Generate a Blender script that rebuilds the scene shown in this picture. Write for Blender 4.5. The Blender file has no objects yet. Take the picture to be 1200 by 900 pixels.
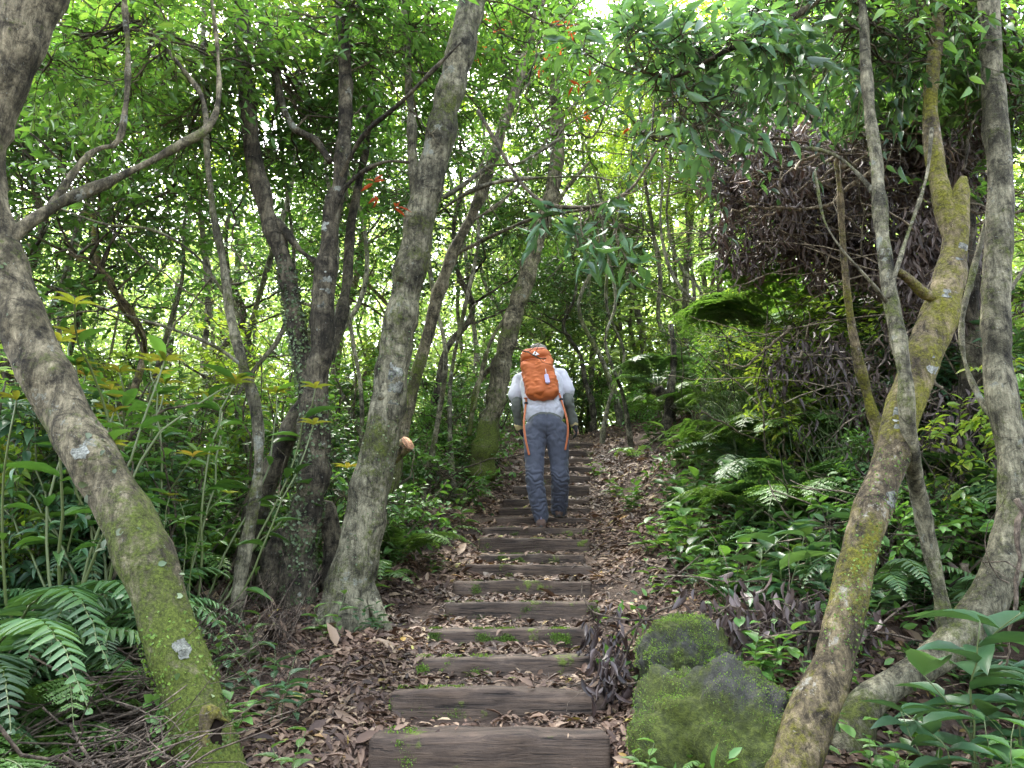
import bpy, math, random
import numpy as np
from mathutils import Vector
random.seed(7)
RNG = np.random.default_rng(11)
rad = math.radians
SC = bpy.context.scene
COL = SC.collection

# ---------------------------------------------------------------- camera
PITCH = rad(13.6); FPX = 906.0; CAMZ = 1.5
cam_d = bpy.data.cameras.new("camera"); cam = bpy.data.objects.new("camera", cam_d); COL.objects.link(cam)
cam.location = (0, 0, CAMZ); cam.rotation_euler = (math.pi/2 + PITCH, 0, 0)
cam_d.sensor_width = 36; cam_d.lens = FPX/1200*36; cam_d.clip_end = 500; cam_d.clip_start = 0.05
SC.camera = cam

# ---------------------------------------------------------------- sky, sun, exposure
SUN_EL, SUN_AZ = rad(58), rad(335)
world = bpy.data.worlds.new("World"); SC.world = world; world.use_nodes = True
wn = world.node_tree; bg = wn.nodes['Background']
sky = wn.nodes.new('ShaderNodeTexSky'); sky.sky_type = 'NISHITA'; sky.sun_disc = False
sky.sun_elevation = SUN_EL; sky.sun_rotation = SUN_AZ
sky.air_density = 1.0; sky.dust_density = 4.0; sky.ozone_density = 1.0
hs = wn.nodes.new('ShaderNodeHueSaturation'); hs.inputs['Saturation'].default_value = 0.5
wn.links.new(sky.outputs[0], hs.inputs['Color']); wn.links.new(hs.outputs[0], bg.inputs['Color'])
bg.inputs['Strength'].default_value = 0.15
sun_d = bpy.data.lights.new("sun", 'SUN'); sun_d.energy = 2.0; sun_d.angle = rad(22); sun_d.color = (1, .96, .88)
sun = bpy.data.objects.new("sun", sun_d); COL.objects.link(sun)
sdir = Vector((math.sin(SUN_AZ)*math.cos(SUN_EL), math.cos(SUN_AZ)*math.cos(SUN_EL), math.sin(SUN_EL)))
sun.rotation_euler = sdir.to_track_quat('Z', 'Y').to_euler()
SC.view_settings.view_transform = 'Standard'; SC.view_settings.look = 'None'; SC.view_settings.gamma = 1
SC.view_settings.use_curve_mapping = False
SC.view_settings.exposure = 3.7
cy = SC.cycles
cy.max_bounces = 10; cy.diffuse_bounces = 7; cy.glossy_bounces = 2; cy.transmission_bounces = 6; cy.transparent_max_bounces = 4
cy.sample_clamp_indirect = 6; cy.caustics_reflective = False; cy.caustics_refractive = False
cy.use_denoising = True

# ---------------------------------------------------------------- numeric helpers
CP, SP = math.cos(PITCH), math.sin(PITCH)
def at(px, py, Y):
    u = (450-py)/FPX; a = (px-600)/FPX
    wy = CP - u*SP; wz = SP + u*CP
    t = Y/wy
    return np.array([a*t, Y, CAMZ + wz*t])
def ppm(Y, py=450): return Y/(CP-(450-py)/FPX*SP)/FPX          # metres per photo pixel at distance Y
def nrm(v): return v/np.maximum(np.linalg.norm(v, axis=-1, keepdims=True), 1e-9)
class Noise:
    def __init__(s, seed, scale, n=14, octs=3):
        r = np.random.default_rng(seed); s.k = []; s.p = []; s.a = []
        for o in range(octs):
            s.k.append(r.normal(size=(n, 3))*2.2/scale*(2**o)); s.p.append(r.uniform(0, 6.28, n)); s.a.append(.5**o/math.sqrt(n)*1.4)
    def __call__(s, P):
        P = np.asarray(P, float); out = 0
        for k, p, a in zip(s.k, s.p, s.a): out = out + a*np.sin(P@k.T + p).sum(-1)
        return out
def smooth_line(pts, vals, n):
    pts = np.asarray(pts, float); vals = np.asarray(vals, float)
    P = np.vstack([2*pts[0]-pts[1], pts, 2*pts[-1]-pts[-2]]); V = np.concatenate([[vals[0]], vals, [vals[-1]]])
    seg = np.linalg.norm(np.diff(pts, axis=0), axis=1); cum = np.concatenate([[0], np.cumsum(seg)])
    out = []; ov = []
    for s in np.linspace(0, cum[-1], n):
        i = min(np.searchsorted(cum, s, side='right')-1, len(pts)-2); t = (s-cum[i])/max(seg[i], 1e-9)
        a, b, c, d = P[i], P[i+1], P[i+2], P[i+3]
        out.append(.5*(2*b+(c-a)*t+(2*a-5*b+4*c-d)*t*t+(3*b-a-3*c+d)*t**3)); ov.append(V[i+1]*(1-t)+V[i+2]*t)
    return np.array(out), np.array(ov)

class MB:
    """collects vertices and faces, links them as one mesh object"""
    def __init__(s): s.v = []; s.n = 0; s.f = []
    def add(s, v, faces, mi=0):
        v = np.asarray(v, float).reshape(-1, 3)
        if not isinstance(faces, (list, tuple)): faces = [faces]
        for f in faces:
            f = np.asarray(f, int)
            if len(f): s.f.append((f+s.n, mi))
        s.v.append(v); s.n += len(v)
    def merge(s, o):
        for f, mi in o.f: s.f.append((f+s.n, mi))
        s.v += o.v; s.n += o.n
    def verts(s): return np.vstack(s.v)
    def mesh(s, name, mats, smooth=True):
        me = bpy.data.meshes.new(name); V = np.vstack(s.v).astype(np.float32)
        me.vertices.add(len(V)); me.vertices.foreach_set('co', V.ravel())
        li = np.concatenate([f.ravel() for f, _ in s.f]).astype(np.int32)
        tot = np.concatenate([np.full(len(f), f.shape[1]) for f, _ in s.f]).astype(np.int32)
        st = np.concatenate([[0], np.cumsum(tot)[:-1]]).astype(np.int32)
        mi = np.concatenate([np.full(len(f), m) for f, m in s.f]).astype(np.int32)
        me.loops.add(len(li)); me.loops.foreach_set('vertex_index', li)
        me.polygons.add(len(tot)); me.polygons.foreach_set('loop_start', st); me.polygons.foreach_set('loop_total', tot)
        me.polygons.foreach_set('material_index', mi)
        me.polygons.foreach_set('use_smooth', np.full(len(tot), smooth))
        me.update(calc_edges=True); me.validate()
        for m in (mats if isinstance(mats, (list, tuple)) else [mats]): me.materials.append(m)
        return me
    def build(s, name, mats, parent=None, loc=None, smooth=True):
        if loc is not None and parent is None:
            L = np.asarray(loc, float); s.v = [v-L for v in s.v]
        elif parent is not None:
            q = parent
            while q.parent is not None: q = q.parent
            L = np.array(q.location); s.v = [v-L for v in s.v]
        o = bpy.data.objects.new(name, s.mesh(name, mats, smooth)); COL.objects.link(o)
        if parent is not None: o.parent = parent
        elif loc is not None: o.location = loc
        return o

def thing(name, label, cat, loc=(0, 0, 0), group=None, kind=None):
    """Empty at the base of a thing; children given in world coordinates are shifted under it"""
    o = bpy.data.objects.new(name, None); COL.objects.link(o); o.empty_display_size = .1
    o.location = [float(c) for c in loc]; o['_w'] = 1
    tag(o, label, cat, group, kind); return o
def tag(o, label=None, cat=None, group=None, kind=None):
    for k, v in (('label', label), ('category', cat), ('group', group), ('kind', kind)):
        if v: o[k] = v
    return o
def copy_tree(src, loc, rz=0, sc=1.0, label=None, group=None, tilt=(0, 0)):
    r = src.copy(); COL.objects.link(r); r.location = [float(c) for c in loc]
    r.rotation_euler = (tilt[0], tilt[1], rz); r.scale = (sc, sc, sc) if np.isscalar(sc) else sc
    if label: r['label'] = label
    if group: r['group'] = group
    for ch in src.children:
        c = ch.copy(); COL.objects.link(c); c.parent = r
        for g in ch.children:
            d = g.copy(); COL.objects.link(d); d.parent = c
    return r

def ring_tube(mb, P, R, n=10, mi=0, cap=True, bump=None, flat=1.0, ref=None, dome=.5):
    P = np.asarray(P, float); R = np.asarray(R, float); K = len(P)
    T = nrm(np.gradient(P, axis=0))
    a = np.array(ref if ref is not None else ([0, 0, 1.] if abs(T[0][2]) < .8 else [0, 1., 0])); A = []
    for t in T:
        a = a - a.dot(t)*t; a = a/np.linalg.norm(a); A.append(a)
    A = np.array(A); B = np.cross(T, A)
    th = np.arange(n)/n*2*np.pi
    V = P[:, None]+R[:, None, None]*(np.cos(th)[None, :, None]*A[:, None]+flat*np.sin(th)[None, :, None]*B[:, None])
    if bump is not None:
        d = bump(V.reshape(-1, 3)).reshape(K, n, 1); V = V + (V-P[:, None])*d
    i = np.arange(K-1)[:, None]*n; j = np.arange(n)[None]; j2 = (j+1) % n
    F = np.stack([i+j, i+j2, i+n+j2, i+n+j], -1).reshape(-1, 4)
    V = V.reshape(-1, 3); fs = [F]
    if cap:
        V = np.vstack([V, P[:1]-T[:1]*R[0]*.2, P[-1:]+T[-1:]*R[-1]*dome]); jj = np.arange(n); b = (K-1)*n
        fs.append(np.stack([np.full(n, K*n), (jj+1) % n, jj], -1)); fs.append(np.stack([np.full(n, K*n+1), b+jj, b+(jj+1) % n], -1))
    mb.add(V, fs, mi)
def thin_tubes(mb, P, R, n=3, mi=0):
    """P (N,K,3), R (N,K): many thin tubes at once"""
    P = np.asarray(P, float); N, K, _ = P.shape
    if N == 0: return
    T = nrm(np.gradient(P, axis=1)); ref = nrm(RNG.normal(size=(N, 1, 3)))+0*T
    A = nrm(np.cross(T, ref)); B = np.cross(T, A); th = np.arange(n)/n*2*np.pi
    V = P[:, :, None]+R[:, :, None, None]*(np.cos(th)[:, None]*A[:, :, None]+np.sin(th)[:, None]*B[:, :, None])
    base = (np.arange(N)*K*n)[:, None, None]; i = (np.arange(K-1)*n)[None, :, None]; j = np.arange(n)[None, None]; j2 = (j+1) % n
    F = np.stack([base+i+j, base+i+j2, base+i+n+j2, base+i+n+j], -1).reshape(-1, 4)
    mb.add(V.reshape(-1, 3), F, mi)

# leaf outlines: (x across, y along, z out of the leaf)
def leaf_template(kind):
    if kind == 'diamond':
        return np.array([[0, 0, 0], [.5, .45, .10], [0, 1, -.06], [-.5, .45, .10]]), [np.array([[0, 1, 2], [0, 2, 3]])]
    if kind == 'kite':
        return np.array([[0, 0, 0], [.42, .28, .07], [.40, .62, .05], [0, 1, -.12], [-.40, .62, .05], [-.42, .28, .07], [0, .45, -.02]]), \
            [np.array([[0, 1, 6], [1, 2, 6], [2, 3, 6], [3, 4, 6], [4, 5, 6], [5, 0, 6]])]
    ys = {'long': [0, .12, .32, .55, .78, 1], 'pinna': [0, .1, .35, .65, .88, 1]}.get(kind, [0, .12, .32, .55, .78, 1])
    ws = {'long': [0.03, .30, .5, .45, .25, 0.0], 'pinna': [.35, .5, .45, .36, .2, 0.0]}.get(kind, [.03, .36, .5, .44, .24, 0.0])
    droop = .30 if kind != 'pinna' else .12
    V = []
    for y, w in zip(ys, ws):
        z = -droop*y*y
        V += [[-w, y, z+w*.22], [0, y, z], [w, y, z+w*.22]]
    F = []
    for i in range(5):
        a = i*3
        F += [[a, a+1, a+4, a+3], [a+1, a+2, a+5, a+4]]
    return np.array(V), [np.array(F)]
TEMPL = {k: leaf_template(k) for k in ('diamond', 'kite', 'broad', 'long', 'pinna')}
def leaves(mb, O, D, Nn, L, W, kind='kite', mi=0):
    """O origins, D directions, Nn normal hints, L lengths, W widths (metres)"""
    V, F = TEMPL[kind]; O = np.asarray(O, float); N = len(O)
    if N == 0: return
    Y = nrm(np.asarray(D, float)); Z = nrm(Nn-(Nn*Y).sum(-1, keepdims=True)*Y); X = np.cross(Y, Z)
    L = np.broadcast_to(L, (N,)).astype(float); W = np.broadcast_to(W, (N,)).astype(float)
    P = O[:, None]+V[None, :, 0, None]*(W[:, None, None]*X[:, None])+V[None, :, 1, None]*(L[:, None, None]*Y[:, None])+V[None, :, 2, None]*(L[:, None, None]*Z[:, None])
    m = len(V); off = (np.arange(N)*m)[:, None, None]
    mb.add(P.reshape(-1, 3), [(f[None]+off).reshape(-1, f.shape[1]) for f in F], mi)
def rvec(n): return nrm(RNG.normal(size=(n, 3)))
UP = np.array([0, 0, 1.])
def sprays(mbL, mbT, B, D, tl=.45, nl=9, ll=.1, lw=.4, kind='kite', droop=.35, up=.8, tr=.003, miL=0, miT=0, spread=.9):
    """twigs starting at B along D, each with nl leaves alternately along it"""
    N = len(B); D = nrm(D); tl = tl*RNG.uniform(.6, 1.3, N)
    t = np.linspace(0, 1, 5)[None, :, None]
    side = rvec(N)*.25
    C = B[:, None]+tl[:, None, None]*(D[:, None]*t+side[:, None]*t**2-np.array([0, 0, droop*.5])*t**2)
    if mbT is not None: thin_tubes(mbT, C, np.linspace(tr, tr*.4, 5)[None]*np.ones((N, 1)), 3, miT)
    u = np.linspace(.18, 1, nl)[None, :, None]
    P = B[:, None]+tl[:, None, None]*(D[:, None]*u+side[:, None]*u**2-np.array([0, 0, droop*.5])*u**2)
    P = P.reshape(-1, 3); DD = np.repeat(D, nl, 0)
    S = nrm(np.cross(DD, UP+.001)); sg = np.tile(np.where(np.arange(nl) % 2, 1, -1), N)[:, None]
    LD = nrm(DD*.6+S*sg*spread+rvec(len(P))*.45-UP*droop*RNG.uniform(.1, 1.1, (len(P), 1)))
    Nn = nrm(UP*up+rvec(len(P))*.6)
    Ln = ll*RNG.uniform(.6, 1.25, len(P)); leaves(mbL, P, LD, Nn, Ln, Ln*lw*RNG.uniform(.85, 1.15, len(P)), kind, miL)
def ellipsoid_pts(n, c, r, shell=.35):
    d = rvec(n); q = RNG.uniform(shell, 1, n)**.6
    return np.asarray(c)+d*q[:, None]*np.asarray(r)
# ---------------------------------------------------------------- materials
class NT:
    def __init__(s, name):
        s.m = bpy.data.materials.new(name); s.m.use_nodes = True; s.t = s.m.node_tree; s.t.nodes.clear()
        s.out = s.n('ShaderNodeOutputMaterial'); s.c = s.n('ShaderNodeTexCoord'); s.co = s.c.outputs['Object']
        oi = s.n('ShaderNodeObjectInfo'); va = s.n('ShaderNodeVectorMath', operation='MULTIPLY_ADD'); s.t.links.new(oi.outputs['Random'], va.inputs[0]); va.inputs[1].default_value = (37, 53, 71); s.t.links.new(s.co, va.inputs[2]); s.co = va.outputs[0]
    def n(s, ty, **kw):
        o = s.t.nodes.new(ty)
        for k, v in kw.items(): setattr(o, k, v)
        return o
    def set(s, sock, v):
        if hasattr(v, 'is_linked') or hasattr(v, 'links'): s.t.links.new(v, sock)
        else: sock.default_value = v if not (isinstance(v, tuple) and len(v) == 3 and sock.type == 'RGBA') else (*v, 1)
    def noise(s, sc, det=4, rough=.6, co=None, dist=0):
        o = s.n('ShaderNodeTexNoise'); o.inputs['Scale'].default_value = sc; o.inputs['Detail'].default_value = det
        o.inputs['Roughness'].default_value = rough; o.inputs['Distortion'].default_value = dist
        s.t.links.new(co or s.co, o.inputs['Vector']); return o.outputs[0]
    def voro(s, sc, feat='F1', co=None):
        o = s.n('ShaderNodeTexVoronoi'); o.feature = feat; o.inputs['Scale'].default_value = sc
        s.t.links.new(co or s.co, o.inputs['Vector']); return o.outputs[0]
    def mapping(s, scale, co=None):
        o = s.n('ShaderNodeMapping'); o.inputs['Scale'].default_value = scale; s.t.links.new(co or s.co, o.inputs[0]); return o.outputs[0]
    def ramp(s, f, stops):
        o = s.n('ShaderNodeValToRGB'); e = o.color_ramp.elements
        while len(e) < len(stops): e.new(.5)
        for el, (p, c) in zip(e, stops): el.position = p; el.color = (*c, 1) if isinstance(c, tuple) else (c, c, c, 1)
        s.set(o.inputs[0], f); return o.outputs[0]
    def mix(s, f, a, b, bt='MIX'):
        o = s.n('ShaderNodeMix', data_type='RGBA', blend_type=bt); s.set(o.inputs[0], f); s.set(o.inputs[6], a); s.set(o.inputs[7], b); return o.outputs[2]
    def math(s, op, a, b=0., c=None):
        o = s.n('ShaderNodeMath', operation=op); s.set(o.inputs[0], a); s.set(o.inputs[1], b)
        if c is not None: s.set(o.inputs[2], c)
        return o.outputs[0]
    def bump(s, h, strength=.4, dist=.01):
        o = s.n('ShaderNodeBump'); o.inputs['Strength'].default_value = strength; o.inputs['Distance'].default_value = dist
        s.t.links.new(h, o.inputs['Height']); return o.outputs[0]
    def pbsdf(s, color, rough=.7, bump=None, spec=.5, sheen=0.):
        o = s.n('ShaderNodeBsdfPrincipled'); s.set(o.inputs['Base Color'], color); s.set(o.inputs['Roughness'], rough)
        o.inputs['Specular IOR Level'].default_value = spec
        if sheen: o.inputs['Sheen Weight'].default_value = sheen
        if bump is not None: s.t.links.new(bump, o.inputs['Normal'])
        return o.outputs[0]
    def done(s, sh): s.t.links.new(sh, s.out.inputs[0]); return s.m
def leaf_mat(name, stops, trans=.42, rough=.42, tcol=1.0, tint=(1.2, 1.15, .55), spec=.5, vary=.35):
    s = NT(name); g = s.n('ShaderNodeNewGeometry'); oi = s.n('ShaderNodeObjectInfo')
    r = s.math('ADD', s.math('MULTIPLY', g.outputs['Random Per Island'], 1-vary), s.math('MULTIPLY', oi.outputs['Random'], vary))
    col = s.ramp(r, stops)
    nz = s.noise(1.3, 2); col = s.mix(1., col, s.ramp(nz, [(.38, .6), (.62, 1.35)]), 'MULTIPLY')
    b = s.pbsdf(col, rough, None, spec)
    tr = s.n('ShaderNodeBsdfTranslucent'); s.set(tr.inputs[0], s.mix(1., col, tuple(c*tcol for c in tint), 'MULTIPLY'))
    mx = s.n('ShaderNodeMixShader'); mx.inputs[0].default_value = trans
    s.t.links.new(b, mx.inputs[1]); s.t.links.new(tr.outputs[0], mx.inputs[2]); return s.done(mx.outputs[0])
def bark_mat(name, dark, light, lichen=.62, moss=.55, mosscol=(.10, .13, .025), lichcol=(.27, .29, .24), stretch=5, bumps=.8, low=0.):
    s = NT(name); g = s.n('ShaderNodeNewGeometry')
    n1 = s.noise(4.5, 7, .72); n2 = s.noise(34, 7, .8, s.mapping((1, 1, 1/stretch))); n3 = s.noise(15, 6, .78, None, .8)
    col = s.mix(s.ramp(n1, [(.42, 0.), (.57, 1.)]), dark, light)
    col = s.mix(1., col, s.ramp(n2, [(.38, .35), (.5, 1.), (.63, 1.7)]), 'MULTIPLY')
    col = s.mix(1., col, s.ramp(n3, [(.38, .3), (.48, .95), (.62, 1.4)]), 'MULTIPLY')
    # thin crusts of lichen: few large ones with ragged rims and many specks
    l1 = s.noise(9, 6, .72); l2 = s.noise(1.9, 2)
    lf = s.ramp(s.math('ADD', l1, s.math('MULTIPLY', s.math('SUBTRACT', l2, .5), .5)), [(lichen+.03, 0.), (lichen+.075, 1.)])
    lc = s.mix(s.ramp(s.noise(75, 4, .7), [(.35, 0.), (.65, 1.)]), tuple(c*.45 for c in lichcol), lichcol)
    col = s.mix(s.math('MULTIPLY', lf, .85), col, lc)
    sp = s.ramp(s.noise(70, 2, .5), [(.70, 0.), (.74, 1.)]); col = s.mix(s.math('MULTIPLY', sp, .5), col, lichcol)
    m1 = s.noise(2.6, 6, .75); m2 = s.noise(40, 4, .7); sz_ = s.n('ShaderNodeSeparateXYZ'); s.t.links.new(s.c.outputs['Object'], sz_.inputs[0])
    lo = s.math('MULTIPLY', s.math('SUBTRACT', 1., sz_.outputs[2]), low); lo = s.math('MAXIMUM', s.math('MINIMUM', lo, .2), -.1 if low else 0.)
    mf = s.ramp(s.math('ADD', s.math('ADD', m1, lo), s.math('MULTIPLY', s.math('SUBTRACT', m2, .5), .45)), [(moss, 0.), (moss+.16, 1.)])
    col = s.mix(mf, col, s.mix(s.ramp(s.noise(95, 3, .7), [(.35, 0.), (.65, 1.)]), tuple(c*.5 for c in mosscol), tuple(min(1, c*1.5) for c in mosscol)))
    h = s.math('ADD', s.math('MULTIPLY', n2, .9), s.math('ADD', s.math('MULTIPLY', n3, .7), s.math('MULTIPLY', s.noise(110, 5, .7), .4)))
    h = s.math('ADD', h, s.math('MULTIPLY', mf, .35))
    return s.done(s.pbsdf(col, .85, s.bump(h, bumps, .035), .2))
M = {}
G = lambda *a: a
M['leaf_mid'] = leaf_mat('leaf_mid', [(0, (0.034, 0.093, 0.024)), (.45, (0.069, 0.163, 0.037)), (.8, (0.115, 0.240, 0.054)), (1, (0.196, 0.296, 0.077))], .42)
M['leaf_dark'] = leaf_mat('leaf_dark', [(0, (0.021, 0.060, 0.025)), (.5, (0.039, 0.100, 0.034)), (.9, (0.071, 0.153, 0.047)), (1, (0.115, 0.197, 0.061))], .32, .36)
M['leaf_light'] = leaf_mat('leaf_light', [(0, (.10, .19, .03)), (.5, (.18, .29, .045)), (.85, (.26, .38, .06)), (1, (.36, .40, .08))], .58, .45)
M['leaf_blue'] = leaf_mat('leaf_blue', [(0, (0.032, 0.078, 0.039)), (.6, (0.057, 0.131, 0.055)), (1, (0.103, 0.197, 0.071))], .34, .36, spec=.5)
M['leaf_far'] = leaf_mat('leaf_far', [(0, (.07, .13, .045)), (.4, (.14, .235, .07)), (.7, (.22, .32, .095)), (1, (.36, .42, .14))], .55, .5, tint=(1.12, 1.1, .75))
M['leaf_yellow'] = leaf_mat('leaf_yellow', [(0, (.16, .22, .03)), (.6, (.24, .24, .045)), (1, (.34, .22, .06))], .4, .4)
M['leaf_red'] = leaf_mat('leaf_red', [(0, (.28, .05, .02)), (.6, (.38, .09, .03)), (1, (.40, .16, .04))], .35, .45, tint=(1.2, .8, .5))
M['fern'] = leaf_mat('fern', [(0, (.030, .080, .030)), (.6, (.060, .130, .045)), (1, (.10, .19, .06))], .30, .42, spec=.45)
M['fern_light'] = leaf_mat('fern_light', [(0, (.06, .13, .032)), (.6, (.10, .20, .048)), (1, (.16, .28, .065))], .42, .42)
M['grass'] = leaf_mat('grass', [(0, (0.050, 0.085, 0.027)), (.6, (0.090, 0.152, 0.043)), (1, (0.160, 0.190, 0.069))], .35, .45)
M['ivy'] = leaf_mat('ivy', [(0, (.035, .07, .022)), (.6, (.08, .12, .05)), (1, (.17, .20, .10))], .2, .5)
M['moss_tuft'] = leaf_mat('moss_tuft', [(0, (.05, .10, .015)), (.6, (.10, .18, .022)), (1, (.17, .26, .035))], .3, .7)
M['dead_leaf'] = leaf_mat('dead_leaf', [(0, (.022, .016, .014)), (.5, (.072, .052, .045)), (.85, (.15, .115, .10)), (1, (.30, .25, .21))], .12, .5, tint=(1.1, .9, .7))
M['dead_dark'] = leaf_mat('dead_dark', [(0, (.014, .010, .009)), (.6, (.050, .035, .032)), (.92, (.10, .075, .066)), (1, (.18, .14, .12))], .10, .45, tint=(1.1, .85, .65))
M['lichen'] = bark_mat('lichen', (.10, .105, .085), (.20, .21, .18), .95, .95, (.1, .1, .1), (.3, .3, .27), 1, .6)
M['litter'] = leaf_mat('litter', [(0, (.016, .009, .006)), (.25, (.052, .030, .020)), (.55, (.105, .065, .043)), (.80, (.155, .102, .068)), (.93, (.22, .16, .105)), (.975, (.29, .22, .13)), (.986, (.27, .15, .04)), (.995, (.13, .17, .035)), (1, (.26, .24, .06))], .10, .6, tint=(1.1, .9, .65), vary=0., spec=.3)
M['bark_moss'] = bark_mat('bark_moss', (0.045, 0.039, 0.022), (0.156, 0.136, 0.086), .61, .455, (.075, .098, .016), low=.18)
M['bark_dark'] = bark_mat('bark_dark', (0.024, 0.021, 0.014), (0.090, 0.079, 0.052), .62, .60, (.05, .07, .014))
M['bark_brown'] = bark_mat('bark_brown', (0.049, 0.039, 0.023), (0.163, 0.130, 0.075), .60, .465, (.125, .122, .014), (.34, .33, .27))
M['bark_grey'] = bark_mat('bark_grey', (0.052, 0.049, 0.031), (0.174, 0.163, 0.108), .60, .52, (.075, .092, .018))
M['twig'] = bark_mat('twig', (0.036, 0.031, 0.018), (0.111, 0.094, 0.058), .74, .66)
M['twig_tan'] = bark_mat('twig_tan', (.09, .072, .05), (.27, .225, .16), .72, .70, (.10, .11, .02))
M['twig_pale'] = bark_mat('twig_pale', (.050, .038, .028), (.17, .135, .10), .8, .8)
M['green_stem'] = NT('green_stem'); M['green_stem'] = M['green_stem'].done(M['green_stem'].pbsdf((.075, .10, .03), .5))
# soil
s = NT('soil'); n1 = s.noise(2.5, 6, .7); n2 = s.noise(30, 6, .7)
col = s.mix(s.ramp(n1, [(.35, 0.), (.65, 1.)]), (.030, .019, .013), (.085, .056, .038))
col = s.mix(1., col, s.ramp(n2, [(.3, .5), (.7, 1.5)]), 'MULTIPLY')
M['soil'] = s.done(s.pbsdf(col, .85, s.bump(s.math('ADD', n2, s.noise(90, 4)), .9, .02), .3))
# old timber
s = NT('old_timber'); gr = s.noise(9, 7, .7, s.mapping((.35, 3.2, 5.5)), .6); n1 = s.noise(3.5, 5, .65)
col = s.mix(s.ramp(gr, [(.32, 0.), (.68, 1.)]), (.017, .012, .009), (.100, .070, .048))
col = s.mix(1., col, s.ramp(n1, [(.3, .6), (.7, 1.35)]), 'MULTIPLY')
mo = s.math('ADD', s.noise(4.2, 4, .6), s.math('MULTIPLY', s.noise(38, 3), .22))
mf = s.ramp(mo, [(.74, 0.), (.80, 1.)])
col = s.mix(mf, col, s.mix(s.noise(80, 2), (.05, .075, .012), (.13, .17, .02)))
ck = s.ramp(s.noise(5, 4, .6, s.mapping((.5, 9, 14)), .4), [(.60, 1.), (.645, .25)]); col = s.mix(1., col, ck, 'MULTIPLY')
h = s.math('ADD', s.math('ADD', gr, s.math('MULTIPLY', ck, .6)), s.math('ADD', s.math('MULTIPLY', s.noise(60, 5), .3), s.math('MULTIPLY', mf, .5)))
M['timber'] = s.done(s.pbsdf(col, .78, s.bump(h, .75, .014), .35))
# boulder
s = NT('mossy_rock'); n1 = s.noise(3, 7, .7); n2 = s.noise(55, 5, .75)
col = s.mix(s.ramp(n1, [(.44, 0.), (.54, 1.)]), (.050, .050, .042), (.050, .062, .018))
col = s.mix(s.ramp(s.math('ADD', s.math('MULTIPLY', n1, .5), s.math('MULTIPLY', n2, .5)), [(.51, 0.), (.60, 1.)]), col, (.070, .088, .018))
col = s.mix(1., col, s.ramp(n2, [(.3, .6), (.7, 1.4)]), 'MULTIPLY')
M['rock'] = s.done(s.pbsdf(col, .9, s.bump(s.math('ADD', n2, s.math('MULTIPLY', s.noise(150, 3), .5)), .9, .02), .2))
def cloth(name, col, rough=.8, fine=.12, sc=9, sheen=.1, spec=.3):
    s = NT(name); n = s.noise(sc, 5, .6); f = s.noise(260, 2)
    c = s.mix(1., col, s.ramp(n, [(.3, 1-fine), (.7, 1+fine)]), 'MULTIPLY')
    return s.done(s.pbsdf(c, rough, s.bump(s.math('ADD', s.math('MULTIPLY', s.noise(22, 4, .6, None, 1.5), 1.), s.math('MULTIPLY', f, .15)), .25, .008), spec, sheen))
M['shirt'] = cloth('white_shirt', (.46, .47, .52), .9, .03)
M['sleeve'] = cloth('grey_sleeve', (.115, .125, .11), .85, .12)
M['trousers'] = cloth('slate_trousers', (.058, .066, .090), .75, .06)
M['dark_panel'] = cloth('dark_panel', (.028, .032, .045), .8, .1)
M['pack'] = cloth('orange_pack', (.42, .105, .022), .75, .10, 7, 0, .5)
M['pack_lid'] = cloth('rust_pack_lid', (.48, .15, .075), .6, .12, 7, 0, .5)
M['strap'] = cloth('orange_strap', (.40, .12, .045), .6, .06)
M['cap'] = cloth('cap_grey', (.16, .145, .12), .9, .2)
M['glove'] = cloth('black_glove', (.016, .017, .02), .7, .1)
M['cuff'] = cloth('yellow_cuff', (.42, .34, .16), .8, .1)
M['boot'] = cloth('brown_boot', (.11, .070, .052), .75, .25, 30)
M['sole'] = cloth('boot_sole', (.05, .046, .042), .8, .2, 30)
M['tagc'] = cloth('lavender_tag', (.46, .42, .62), .6, .05)
M['logo'] = cloth('white_mark', (.80, .80, .80), .6, .02)
M['skin'] = cloth('skin', (.42, .25, .17), .6, .06)
M['hair'] = cloth('hair', (.02, .016, .013), .6, .2, 60)
M['cutwood'] = bark_mat('cutwood', (.30, .16, .09), (.42, .26, .16), .9, .9, stretch=1, bumps=.3)
# ---------------------------------------------------------------- ground and timber steps
# top edge, bottom edge, left end, right end of each timber's face in the photograph, distance in metres
STEPS = [(861, 915, 433, 715, 3.05), (809, 847, 457, 706, 3.42), (771, 794, 489, 699, 3.82), (738, 760, 503, 692, 4.24),
         (706, 727, 521, 701, 4.68), (681, 703, 531, 694, 5.13), (662, 680, 544, 695, 5.55), (649, 661, 562, 686, 5.93),
         (631, 648, 561, 692, 6.32), (618, 629, 566, 690, 6.75), (606, 615, 580, 690, 7.15), (595, 604, 585, 692, 7.60),
         (585, 594, 589, 690, 8.05), (569, 583, 601, 690, 8.55), (557, 567, 611, 692, 9.1), (547, 556, 618, 694, 9.6),
         (537, 545, 625, 695, 10.15), (528, 536, 632, 696, 10.7), (519, 526, 640, 696, 11.3)]
LOGD = .15
def stepz(i):
    a = STEPS[i]; return at(600, a[0], a[4])[2], at(600, a[1], a[4])[2]
ky = []; kz = []
for i, a in enumerate(STEPS):
    zt, zb = stepz(i)
    if i == 0: zb = zt-.16
    if i > 0:
        zb = max(zb, kz[-1]+.005)
    ky += [a[4]+.02, a[4]+LOGD]; kz += [zb+.012, zt-.018]
ky = [-60, -6, 0, 1.2, 2.4] + ky + [12.6, 14.5, 18, 30, 90]; kz = [-3.5, -1.1, 0., .30, kz[0]-.10] + kz + [kz[-1]+.36, kz[-1]+.62, kz[-1]+.9, kz[-1]+1.8, kz[-1]+4]
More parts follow.
